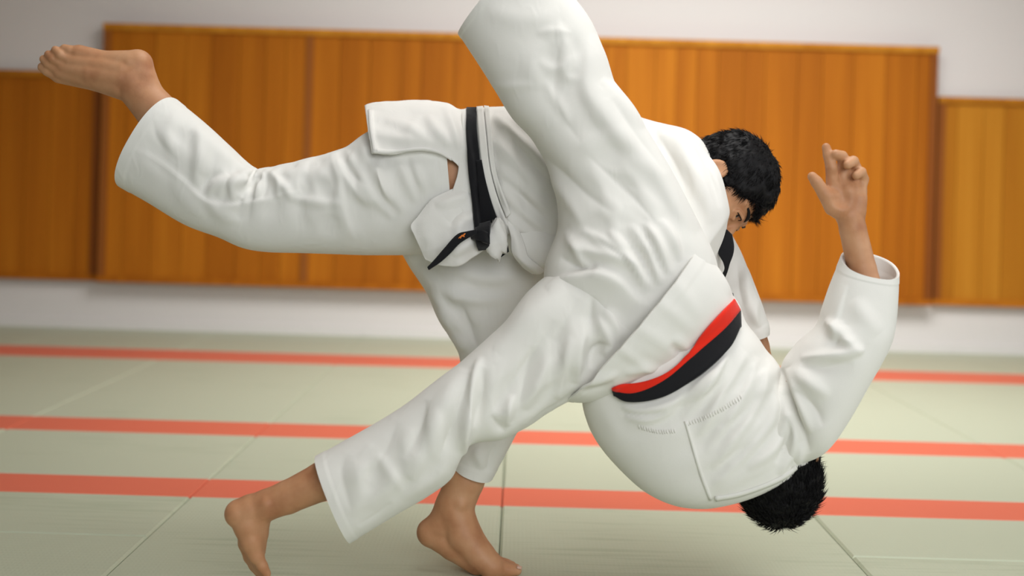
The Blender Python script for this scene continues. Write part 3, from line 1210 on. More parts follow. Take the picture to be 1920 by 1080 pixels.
body = [
    core([
        [(800, 350, .16, .10), (850, 335, .155, .122), (960, 350, .16, .105), (1080, 350, .16, .115), (1230, 345, .17, .125)],
        [(1200, 340, .17, .10), (1290, 345, .2, .075)],
        [(1260, 320, .13, .07), (1320, 420, .02, .045), (1310, 520, .10, .04), (1290, 610, .13, .03)],
        [(1260, 370, .25, .07), (1345, 470, .24, .045), (1400, 580, .17, .035)],
        [(830, 370, .13, .085), (640, 375, .11, .075), (470, 385, .10, .056), (400, 330, .10, .055), (330, 250, .10, .045)],
        [(880, 430, .21, .085), (910, 560, .22, .07), (925, 680, .2, .055), (905, 790, .14, .05), (890, 840, .12, .045)],
    ]),
    head_mesh(th_c, th_ax, TH_S, neck),
    # raised right foot, sole up
    px_chain(.10, [
        [(400, 330, 0, 46), (305, 222, 0, 40), (262, 172, 0, 35), (244, 148, 0, 34)],
        [(250, 150, 0, 33), (258, 121, .004, 28), (266, 150, .0, 28), (280, 185, 0, 30)],
        [(245, 122, .0, 28), (195, 117, .0, 22), (148, 101, -.006, 17)],
        [(230, 135, -.012, 24), (135, 115, -.012, 15)],
        [(230, 148, -.014, 25), (170, 138, -.014, 20), (122, 126, -.010, 14)],
        [(222, 158, -.01, 24), (115, 136, -.004, 14)],
        [(236, 166, .0, 24), (180, 154, .002, 17), (110, 143, .008, 13)],
        [(245, 125, .025, 24), (140, 122, .025, 18)],
        [(150, 100, -.006, 15), (131, 95, -.014, 10), (121, 91, -.014, 8.5)],
        [(130, 112, -.014, 11), (113, 103, -.022, 9), (104, 94, -.018, 8.2)],
        [(120, 122, -.012, 11), (99, 110, -.019, 9), (91, 102, -.015, 8)],
        [(112, 133, -.006, 11), (91, 119, -.011, 9), (82, 111, -.008, 8.2)],
        [(110, 143, .004, 12), (90, 132, .002, 11), (80, 126, .004, 9.5)],
        [(241, 143, -.024, 14)], [(236, 150, .03, 14)],
    ], h=0.0022, k=0.003),
    # standing left foot, heel off the mat
    px_chain(.10, [
        [(905, 790, .03, 44), (872, 900, .012, 36), (852, 950, .008, 36)],
        [(852, 950, .008, 36), (830, 985, .008, 30), (808, 998, .008, 27)],
        [(856, 965, .0, 34), (870, 1005, -.008, 34), (900, 1042, -.02, 28), (922, 1062, -.032, 24)],
        [(812, 1001, .008, 25), (850, 1024, .0, 26), (895, 1054, -.012, 24)],
        [(870, 1010, .02, 28), (925, 1050, .03, 15)],
        [(875, 1030, .03, 20), (922, 1058, .04, 14)],
        [(922, 1064, -.03, 21), (949, 1068, -.024, 13), (968, 1069, -.02, 10.5)],
        [(926, 1062, -.004, 12), (956, 1063, .0, 8.5), (968, 1065, .0, 8)],
        [(926, 1057, .016, 12), (950, 1058, .02, 8.5), (960, 1060, .02, 8)],
        [(926, 1056, .032, 11), (944, 1055, .036, 8), (953, 1056, .036, 7.5)],
        [(922, 1056, .045, 10), (936, 1052, .05, 8), (943, 1053, .05, 7)],
        [(864, 945, -.022, 15)], [(842, 955, .034, 13)],
    ], k=0.006),
    # left hand gripping behind the partner
    px_chain(.12, [
        [(1395, 575, .05, 30), (1420, 650, .02, 22), (1434, 700, .01, 20)],
        [(1434, 700, .01, 21), (1436, 735, .0, 24)],
        [(1440, 745, -.02, 10), (1450, 762, -.03, 9), (1440, 770, -.015, 8)],
        [(1434, 748, -.02, 10), (1438, 766, -.03, 9), (1430, 774, -.015, 8)],
        [(1426, 748, -.016, 10), (1426, 767, -.026, 9), (1420, 774, -.012, 8)],
        [(1418, 744, -.012, 9), (1415, 761, -.02, 8), (1410, 768, -.01, 7)],
        [(1446, 722, -.012, 10), (1456, 740, -.022, 9), (1452, 752, -.022, 8)],
    ], h=0.003),
    # right hand gripping the partner's jacket front
    px_chain(.13, [
        [(1310, 520, -.02, 30), (1290, 610, 0, 22), (1284, 640, 0, 24)],
        [(1290, 650, -.02, 10), (1300, 668, -.025, 9), (1290, 678, -.01, 8)],
        [(1280, 652, -.02, 10), (1286, 672, -.025, 9), (1278, 682, -.01, 8)],
        [(1270, 652, -.018, 10), (1272, 672, -.022, 9), (1266, 680, -.008, 8)],
        [(1262, 648, -.014, 9), (1260, 666, -.018, 8), (1256, 674, -.006, 7)],
        [(1296, 632, -.012, 10), (1308, 648, -.018, 9), (1304, 660, -.014, 8)],
    ], h=0.003),
]
V, Q = remesh(body, 0.0026, 1, 0.4)
make_obj('body', V, Q, M['skin'], tori)
head_parts(tori, th_c, th_ax, TH_S, 0.45)
V, Fc = hair_mesh(th_c, th_ax, TH_S, 11000, 0.021, 3, 0.0)
make_obj('hair', V, Fc, M['hair'], tori, label='short black hair')
nail(tori, P(974, 1062, .072), P(980, 1066, .07) - P(966, 1062, .07), (0, -.4, 1), 0.012, 0.011)
# trousers
legR = [(328, 185, 230, 352, .10, .088, .02), (374, 222, 284, 382, .10, .088, .015), (432, 275, 350, 423, .10, .088),
        (474, 313, 412, 446, .10, .088), (500, 314, 470, 467, .105, .092), (573, 297, 560, 475, .11, .10),
        (646, 276, 655, 478, .12, .112), (700, 243, 740, 478, .135, .125), (790, 213, 806, 476, .15, .14), (836, 210, 860, 476, .155, .138)]
legL = [(852, 866, 924, 893, .12, .060, .012), (860, 812, 958, 832, .13, .070), (866, 740, 992, 765, .16, .082), (862, 678, 1003, 715, .19, .092),
        (848, 636, 1006, 660, .2, .10), (829, 600, 1020, 618, .205, .10), (800, 545, 1040, 560, .21, .105), (764, 494, 1050, 520, .21, .11),
        (740, 440, 1040, 460, .205, .11), (760, 380, 980, 390, .19, .10)]
st = [
    # back of the knee
    ([(487, 322), (470, 345), (455, 372)], 9, 9, 'v'), ([(497, 318), (500, 345), (492, 375)], 7, 6, 'v'),
    ([(505, 320), (520, 345), (522, 372)], 6, 6, 'r'), ([(476, 318), (445, 335), (420, 350), (408, 372)], 9, 8, 'r'),
    ([(430, 330), (405, 345), (388, 366)], 7, 6, 'r'), ([(418, 322), (392, 335), (378, 360)], 6, -5, 'r'),
    ([(470, 335), (440, 350), (436, 378)], 6, 6, 'r'), ([(515, 330), (540, 360), (545, 378)], 6, 5, 'r'),
    ([(460, 330), (462, 360), (456, 385)], 5, 5, 'r'), ([(480, 330), (482, 352), (476, 372)], 5, 5, 'r'),
    # side seam
    ([(250, 275), (300, 300), (350, 340), (388, 374), (440, 381), (510, 368), (570, 355)], 4, 3.5, 's'),
    ([(335, 205), (315, 250), (325, 300)], 9, 3, 'r'), ([(288, 225), (296, 262), (335, 305)], 8, -3, 'r'),
    ([(360, 240), (372, 262), (370, 320), (366, 350)], 9, 8, 'r'), ([(395, 260), (385, 300), (380, 330)], 8, 5, 'r'),
    ([(350, 225), (400, 270), (450, 320)], 12, 5, 'r'),
    ([(388, 372), (415, 402), (450, 416)], 10, 4, 'r'), ([(320, 335), (352, 378), (385, 410)], 11, 3, 'r'),
    # thigh
    ([(622, 284), (628, 310), (640, 340), (650, 400), (668, 450)], 6, 5, 's'),
    ([(624, 285), (640, 320), (670, 362), (700, 385)], 9, 9, 'r'), ([(640, 300), (665, 330), (690, 350)], 8, -6, 'r'),
    ([(650, 280), (668, 320), (700, 370), (740, 410)], 9, 8, 'r'), ([(675, 256), (690, 300), (720, 350), (760, 400)], 10, 8, 'r'),
    ([(712, 295), (716, 340), (735, 380)], 8, 7, 'r'), ([(745, 295), (760, 330), (780, 380)], 8, 6, 'r'),
    ([(545, 372), (600, 380), (645, 382)], 7, 5, 'r'), ([(580, 312), (605, 330), (628, 345)], 9, 2.5, 'r'),
    ([(770, 292), (785, 330), (800, 360)], 7, 5, 'r'), ([(815, 300), (820, 330), (822, 355)], 5, 4, 's'),
    # standing leg
    ([(790, 500), (830, 540), (880, 560), (960, 560)], 12, 8, 'r'), ([(850, 500), (900, 520), (970, 520)], 12, 7, 'r'),
    ([(810, 540), (840, 600), (870, 660)], 12, 8, 'r'), ([(860, 560), (880, 620), (900, 660)], 12, -8, 'r'),
    ([(890, 840), (900, 862), (905, 880)], 8, 6, 'r'), ([(930, 830), (918, 860), (915, 885)], 7, -5, 'r'),
]
V, Q = join([
    cloth(legR, ('open', 'open'), [(465, 350, 55, 80, .09), (690, 330, 90, 58, .06), (785, 340, 50, 78, .05), (310, 285, 55, 55, .055), (560, 330, 50, 65, .05), (600, 395, 45, 10, .05, 1.5)], 0.0, st, 1.0),
    cloth(legL, ('open', 'cap'), [(880, 520, 80, 15, .05), (850, 600, 80, 65, .05), (905, 860, 50, 75, .04)], 0.0, st, 1.5)])
t_tr = make_obj('trousers', V, Q, M['trousers'], tori)

# jacket: trunk and sleeves
trunk = [(868, 208, 888, 462, .155, .142), (885, 206, 912, 466, .155, .132), (915, 201, 945, 478, .155, .134), (950, 200, 985, 498, .155, .14), (1050, 195, 1060, 520, .16, .15),
         (1150, 206, 1150, 520, .17, .155), (1230, 229, 1230, 505, .18, .15), (1290, 246, 1300, 470, .18, .14), (1332, 285, 1345, 430, .19, .11), (1352, 330, 1358, 390, .2, .06)]
armR = [(1195, 265, 1195, 400, .16, .07), (1230, 242, 1222, 405, .12, .09), (1285, 250, 1240, 440, .09, .095), (1343, 310, 1255, 470, .05, .095), (1365, 385, 1268, 500, .03, .09),
        (1362, 420, 1260, 530, .04, .085), (1350, 500, 1250, 560, .09, .075), (1330, 580, 1250, 600, .13, .06)]
armL = [(1260, 330, 1250, 470, .25, .09), (1330, 380, 1280, 500, .26, .09), (1378, 455, 1310, 545, .24, .085), (1404, 510, 1335, 575, .2, .075),
        (1424, 560, 1355, 605, .17, .07), (1439, 605, 1375, 632, .15, .062), (1440, 624, 1382, 642, .145, .060)]
st = [
    ([(925, 215), (965, 255), (1010, 300), (1045, 350)], 9, 9, 'r'), ([(928, 262), (970, 310), (1020, 360)], 10, 8, 'r'),
    ([(930, 310), (975, 350), (1030, 395)], 10, 8, 'r'), ([(935, 345), (975, 390), (1020, 430)], 9, 8, 'r'),
    ([(945, 240), (985, 290), (1030, 340)], 7, -7, 'r'), ([(940, 330), (990, 380), (1030, 420)], 6, -6, 'r'),
    ([(940, 385), (968, 420), (1000, 440)], 8, 8, 'r'), ([(1020, 330), (1024, 345), (1022, 360)], 4, 4, 'r'),
    ([(1205, 250), (1230, 300), (1270, 360), (1320, 430)], 12, 8, 'r'), ([(1225, 240), (1260, 300), (1290, 360)], 12, -7, 'r'),
    ([(1262, 250), (1290, 300), (1320, 360), (1335, 420)], 14, 7, 'r'), ([(1300, 262), (1330, 320), (1350, 390)], 12, -5, 'r'),
    ([(1262, 248), (1240, 262), (1220, 290)], 7, 6, 's'), ([(1270, 400), (1300, 430), (1330, 470)], 10, 7, 'r'),
    ([(1400, 500), (1400, 550), (1415, 610)], 8, 7, 'r'), ([(1385, 480), (1385, 530), (1395, 580)], 7, -6, 'r'),
    ([(1420, 560), (1415, 590), (1425, 615)], 6, 5, 'r'),
]
V, Q = join([
    cloth(trunk, ('cap', 'cap'), [(985, 330, 120, 46, .055)], 0.0, st, 2.0, nseg=120),
    cloth(armR, ('cap', 'open'), [(1295, 340, 90, 62, .055)], 0.0, st, 2.5),
    cloth(armL, ('cap', 'open'), [(1400, 560, 60, 70, .04)], 0.0, st, 2.8)])
t_jk = make_obj('jacket', V, Q, M['jacket'], tori)
bv_t = bvh_of(t_jk, t_tr)

# skirts of the jacket
rows = [[(697, 287, -.004), (740, 289, .0), (790, 284, .0), (826, 291, .004), (850, 304, .01), (866, 322, .012), (886, 345, .016)],
        [(690, 243, .03), (740, 246, .028), (790, 241, .026), (830, 246, .024), (856, 256, .022), (870, 262, .022), (884, 270, .02)],
        [(686, 202, .13), (715, 196, .13), (790, 194, .13), (838, 198, .13), (858, 207, .13), (870, 208, .13), (884, 205, .13)],
        [(690, 215, .24), (740, 210, .25), (790, 206, .26), (830, 210, .26), (858, 220, .26), (870, 222, .26), (884, 222, .26)],
        [(700, 300, .29), (740, 300, .295), (790, 300, .295), (830, 300, .29), (858, 300, .28), (870, 300, .28), (884, 300, .28)]]
V, Fc = sheet(rows, (14, 10), 0.005, 0.002)
V = folds(V, np.array(Fc), [([(800, 215), (815, 240), (845, 275)], 8, 6, 'r'), ([(835, 205), (850, 240), (862, 280)], 7, 6, 'r'),
                            ([(700, 250), (760, 262), (830, 270)], 9, 4, 'r'), ([(720, 225), (770, 240), (800, 262)], 8, 4, 'r')], [], (0.003, 0.001), 2.2)
sk = make_obj('skirt_flap', V, Fc, M['jacket'], t_jk)
bs = bvh_of(sk)
V, Fc = conform(bs, [(699, 278), (740, 281), (790, 276), (824, 283), (846, 296)], [(699, 287), (740, 289), (790, 285), (824, 291), (848, 304)], 0.003, 0.004, 2)
make_obj('hem', V, Fc, M['jacket'], t_jk)
V, Fc = conform(bs, [(690, 206), (693, 245), (700, 284)], [(698, 206), (701, 245), (708, 284)], 0.003, 0.004, 2)
make_obj('hem', V, Fc, M['jacket'], t_jk)

rows = [[(888, 350, .012), (868, 350, .012), (848, 355, .012), (822, 367, .006), (802, 382, .004)],
        [(893, 385, .004), (868, 385, -.006), (840, 388, -.012), (810, 396, -.01), (783, 404, -.004)],
        [(897, 415, .002), (868, 420, -.014), (835, 424, -.020), (800, 427, -.016), (769, 425, -.006)],
        [(904, 444, .008), (880, 455, -.012), (850, 464, -.022), (815, 463, -.016), (783, 451, -.004)],
        [(912, 462, .02), (890, 478, .004), (857, 497, -.008), (825, 497, -.004), (798, 487, .004)]]
V, Fc = sheet(rows, (14, 14), 0.005, 0.004)
V = folds(V, np.array(Fc), [([(880, 360), (850, 375), (815, 385)], 8, 5, 'r'), ([(890, 400), (862, 420), (858, 450)], 9, 7, 'r'),
                            ([(895, 440), (870, 460), (850, 480)], 8, 6, 'r'), ([(870, 395), (850, 405), (845, 425)], 7, -5, 'r')], [], (0.003, 0.001), 3.1)
fl = make_obj('front_flap', V, Fc, M['jacket'], t_jk)
# piece of skirt between slit and belt
V, Fc = sheet([[(856, 292, .022), (872, 292, .02), (890, 292, .018)], [(860, 312, .014), (874, 312, .012), (890, 312, .012)], [(857, 332, .010), (872, 332, .008), (890, 332, .01)],
               [(851, 350, .006), (870, 352, .004), (890, 354, .008)], [(846, 364, .010), (866, 372, .008), (892, 374, .012)], [(846, 380, .016), (866, 390, .014), (892, 392, .018)]], (8, 8), 0.005)
strip = make_obj('skirt_flap', V, Fc, M['jacket'], t_jk)

# lapel bands beside the belt
for l_, r_, of in (([(894, 201), (898, 260), (905, 320), (918, 370), (934, 412), (950, 440)], [(906, 200), (912, 260), (919, 320), (933, 370), (948, 410), (960, 436)], .010),
                   ([(908, 199), (914, 260), (921, 320), (936, 370), (950, 408)], [(917, 200), (923, 260), (930, 320), (944, 366), (958, 400)], .007)):
    V, Fc = conform(bv_t, l_, r_, of, 0.006, 4)
    make_obj('lapel', V, Fc, M['jacket'], t_jk)
# loose lower lapel and the lining under it
V, Fc = sheet([[(936, 392, .03), (950, 402, .028), (964, 412, .03)], [(948, 412, .022), (961, 425, .018), (975, 440, .024)],
               [(958, 440, .016), (970, 455, .01), (984, 462, .02)], [(960, 470, .02), (975, 482, .012), (990, 482, .02)],
               [(976, 494, .03), (994, 500, .02), (1010, 498, .03)], [(998, 512, .05), (1012, 512, .04), (1024, 506, .05)]], (8, 6), 0.006, 0.002)
make_obj('lapel', V, Fc, M['jacket'], t_jk)
V, Fc = sheet([[(968, 425, .035), (1000, 432, .03), (1045, 440, .03)], [(975, 455, .025), (1010, 462, .015), (1050, 468, .02)], [(985, 480, .028), (1020, 492, .02), (1050, 498, .03)], [(1000, 500, .05), (1025, 506, .045), (1048, 506, .05)]], (8, 8), 0.005, 0.003)
make_obj('inner_lapel', V, Fc, M['jacket'], t_jk)
# shirt tail bunched through the knot
rg_ = np.random.default_rng(5)
G = []
for i in range(15):
    row = []
    for j in range(25):
        a = 2 * math.pi * j / 24
        z = math.pi * (i + 0.5) / 15
        bx = 933 + 21 * math.sin(z) * math.cos(a)
        by = 447 + 38 * math.cos(z) + 4 * math.sin(z) * math.sin(3 * a)
        row.append(P(bx, by, .0 - 0.026 * math.sin(z) * math.sin(a)))
    G.append(row)
G = np.array(G)
c0 = G.reshape(-1, 3).mean(0)
q = G.reshape(-1, 3)
amp = 1 + 0.4 * (np.clip(ridged(q * 38 + 2), 0, 1) ** 2 - 0.4) + 0.12 * vnoise(q * 60)
amp = amp.reshape(15, 25)
amp[:, 24] = amp[:, 0]
V, Fc = solid_grid(c0 + (G - c0) * amp[:, :, None], 0.003)
make_obj('bunched_cloth', V, Fc, M['jacket'], t_jk)

# black belt
bv_b = bvh_of(t_jk, sk, strip, fl)
left = [(875, 203), (874, 240), (876, 280), (878, 320), (883, 360), (888, 400), (892, 440), (896, 463)]
right = [(893, 203), (894, 240), (898, 280), (902, 320), (908, 360), (916, 400), (920, 440), (920, 463)]
V, Fc = conform(bv_b, left, right, 0.010, 0.006, 5, far=.135)
t_bl = make_obj('belt', V, Fc, M['black_belt'], tori, label='black belt')
V, Fc = conform(bv_b, [(893, 300), (896, 340), (899, 380), (900, 420)], [(903, 300), (911, 340), (922, 380), (934, 414)], 0.014, 0.006, 4)
make_obj('belt_layer', V, Fc, M['black_belt'], t_bl)
V, Fc = sheet([[(892, 426, .0), (920, 418, .002)], [(891, 434, -.022), (919, 428, -.02)], [(891, 446, -.034), (918, 440, -.032)],
               [(893, 457, -.026), (917, 453, -.024)], [(897, 466, -.006), (916, 464, -.006)]], (8, 6), 0.012)
make_obj('knot', V, Fc, M['black_belt'], t_bl)
V, Fc = sheet([[(884, 434, -.022), (886, 448, -.022)], [(892, 432, -.038), (895, 450, -.040)], [(904, 432, -.042), (906, 454, -.046)], [(916, 438, -.03), (916, 458, -.032)]], (8, 6), 0.008)
make_obj('knot', V, Fc, M['black_belt'], t_bl)
V, Fc = sheet([[(893, 431, -.045), (893, 439, -.048)], [(876, 434, -.052), (878, 446, -.055)], [(857, 440, -.054), (860, 458, -.058)],
               [(833, 466, -.052), (844, 475, -.056)], [(815, 487, -.048), (825, 492, -.052)], [(802, 501, -.045), (804, 506, -.047)]], (8, 4), 0.006)
tail = make_obj('belt_tail', V, Fc, M['black_belt'], t_bl)
# small orange leaping mark on the tail
logo = [(-9, 3), (-6, 0), (-3, -1), (0, -3), (4, -3), (7, -5), (10, -4), (8, -2), (5, 0), (6, 3), (4, 3), (2, 1), (-1, 1), (-3, 4), (-5, 4), (-4, 1), (-7, 3)]
ca, sa = math.cos(-0.25), math.sin(-0.25)
fr = [P(866 + 0.85 * (x * ca - y * sa), 443 + 0.85 * (x * sa + y * ca), -.0615) for x, y in logo]
bk = [p + np.array([0, 0.003, 0]) for p in fr]
n_ = len(fr)
make_obj('logo', np.array(fr + bk), [tuple(range(n_)), tuple(range(n_, 2 * n_))[::-1]] + [(i, n_ + i, n_ + (i + 1) % n_, (i + 1) % n_) for i in range(n_)], M['orange'], t_bl, False, 'small orange mark')
V, Fc = sheet([[(905, 455, .0), (918, 470, .0)], [(928, 472, .005), (930, 486, .005)], [(952, 458, .01), (954, 472, .01)]], (6, 4), 0.006)
make_obj('belt_tail', V, Fc, M['black_belt'], t_bl)

# ================================================================== FALLING PARTNER (back to camera, upside down)
uke = person((0.25, -0.13, 0.0), 'judo partner thrown upside down in white uniform, red and black belt, one hand raised')
uh_ax = frame((0.15, 0.96, 0.22), (0.14, 0.12, -0.97))
UH_S = 1.06
uh_c = P(1456, 862, -.10)
body = [
    core([
        [(1190, 560, -.13, .11), (1270, 660, -.13, .10), (1350, 780, -.13, .12), (1390, 830, -.12, .11)],
        [(1380, 820, -.12, .09), (1420, 850, -.10, .07)],
        [(1440, 800, -.17, .065), (1570, 680, -.2, .045), (1610, 600, -.2, .042), (1628, 560, -.2, .036)],
        [(1260, 860, -.06, .065), (1360, 810, .06, .045), (1440, 740, .12, .033)],
        [(1180, 510, -.12, .085), (1110, 340, -.11, .072), (1040, 150, -.10, .056), (960, -20, -.08, .05), (900, -130, -.07, .038)],
        [(1130, 600, -.16, .085), (1000, 680, -.18, .072), (860, 770, -.2, .056), (760, 830, -.2, .05), (660, 880, -.2, .042)],
    ]),
    head_mesh(uh_c, uh_ax, UH_S, P(1400, 800, -.11), 0.0032),
    # right foot, heel towards the camera
    px_chain(-.20, [
        [(680, 868, 0, 44), (605, 902, 0, 36), (540, 932, 0, 31), (500, 947, 0, 29)],
        [(500, 947, 0, 29), (470, 955, 0, 27), (448, 963, -.004, 27)],
        [(470, 958, 0, 29), (466, 985, -.004, 28), (472, 1015, -.01, 22), (480, 1042, -.014, 15)],
        [(486, 962, .0, 24), (486, 1000, .004, 17), (486, 1035, .0, 12)],
        [(466, 985, .02, 24), (464, 1018, .034, 17), (470, 1042, .04, 14)],
        [(470, 990, .035, 20), (470, 1030, .045, 14)],
        [(482, 1042, -.014, 12), (492, 1062, -.014, 10), (500, 1076, -.012, 8.5)],
        [(481, 1045, .0, 11), (488, 1062, .002, 9.5), (496, 1074, .004, 8.5)],
        [(478, 1045, .014, 11), (484, 1060, .016, 9.5), (490, 1072, .018, 8.5)],
        [(474, 1045, .028, 11), (480, 1060, .03, 9.5), (486, 1071, .032, 8.5)],
        [(470, 1044, .042, 13), (478, 1060, .046, 11), (486, 1072, .05, 10)],
        [(500, 945, -.02, 14)],
    ], k=0.005),
    # left foot, above the frame
    px_chain(-.08, [
        [(960, -20, 0, 44), (905, -120, 0, 34), (890, -150, 0, 32)], [(890, -150, 0, 32), (915, -175, 0, 27)],
        [(880, -155, 0, 30), (800, -175, 0, 22), (750, -165, 0, 16)], [(890, -165, 0.02, 27), (760, -175, 0.03, 14)],
        [(755, -166, -.02, 12), (722, -160, -.02, 10)], [(756, -166, .0, 10), (728, -158, .0, 8)],
        [(757, -168, .016, 9), (732, -160, .018, 7)], [(760, -170, .03, 9), (738, -163, .032, 7)], [(763, -172, .043, 8), (745, -166, .046, 7)],
    ], h=0.004),
    # raised left hand
    px_chain(-.20, [
        [(1630, 580, 0, 36), (1616, 505, 0, 27), (1599, 430, 0, 25), (1595, 408, 0, 25)],
        [(1588, 402, 0, 23), (1563, 350, -.002, 14)], [(1592, 400, .002, 23), (1580, 346, .003, 14)],
        [(1598, 400, .002, 23), (1598, 350, .003, 14)], [(1602, 400, 0, 21), (1613, 360, .0, 13)],
        [(1588, 388, .002, 25), (1590, 362, .002, 24)],
        [(1574, 392, -.010, 20), (1555, 368, -.016, 16)],
        [(1608, 395, -.006, 16), (1612, 372, -.006, 14)],
        [(1561, 348, -.004, 12.5), (1559, 314, -.012, 11), (1553, 291, -.010, 9.8), (1549, 276, -.006, 8.2)],
        [(1578, 346, .004, 12.5), (1583, 310, .010, 12.5), (1579, 293, -.008, 10.2), (1567, 289, -.020, 9)],
        [(1595, 348, .004, 12.5), (1605, 317, .010, 11), (1600, 302, -.010, 9.8), (1589, 309, -.024, 8.8)],
        [(1612, 358, .0, 11.5), (1619, 336, .006, 10), (1615, 322, -.010, 9), (1605, 329, -.022, 8.2)],
        [(1562, 388, -.014, 17), (1546, 363, -.020, 13), (1531, 341, -.024, 11), (1523, 331, -.022, 9.2)],
    ], h=0.0022, k=0.003, dents=[(1584, 372, -.045, 22), (1572, 352, -.036, 14), (1568, 330, -.028, 6)]),
    # right hand, held behind
    px_chain(.12, [
        [(1360, 800, -.02, 28), (1400, 765, 0, 22), (1420, 750, .0, 24)],
        [(1430, 742, .0, 10), (1444, 732, .02, 9), (1436, 722, .03, 8)], [(1434, 750, .006, 10), (1450, 742, .026, 9), (1444, 732, .036, 8)],
        [(1434, 758, .01, 10), (1450, 754, .03, 9), (1446, 744, .04, 8)], [(1430, 766, .014, 9), (1444, 764, .032, 8), (1442, 756, .042, 7)],
        [(1416, 736, .0, 10), (1428, 722, .01, 9), (1438, 716, .02, 8)],
    ], h=0.003),
]
V, Q = remesh(body, 0.0026, 1, 0.4)
make_obj('body', V, Q, M['skin'], uke)
head_parts(uke, uh_c, uh_ax, UH_S)
V, Fc = hair_mesh(uh_c, uh_ax, UH_S, 11000, 0.024, 11, 0.3)
make_obj('hair', V, Fc, M['hair'], uke, label='short spiky black hair')

# trousers
legU = [(859, 64, 990, -95, -.07, .09), (890, 112, 1095, 20, -.085, .10), (926, 169, 1132, 95, -.095, .105), (959, 219, 1155, 165, -.10, .108),
        (1000, 265, 1196, 228, -.105, .112), (1034, 335, 1252, 322, -.11, .122), (1046, 420, 1312, 425, -.12, .135), (1020, 500, 1345, 500, -.13, .14),
        (1030, 570, 1340, 570, -.135, .135), (1100, 650, 1320, 620, -.13, .12)]
legD = [(591, 856, 658, 1015, -.20, .085, -.008), (682, 808, 735, 967, -.20, .088), (755, 763, 800, 930, -.20, .09), (804, 726, 848, 893, -.20, .09),
        (830, 706, 866, 846, -.198, .088), (861, 683, 892, 828, -.195, .09), (918, 631, 940, 822, -.185, .10), (951, 600, 985, 800, -.175, .106),
        (990, 546, 1053, 757, -.165, .112), (1040, 508, 1110, 735, -.155, .12), (1110, 490, 1190, 690, -.145, .12), (1180, 500, 1260, 650, -.135, .11)]
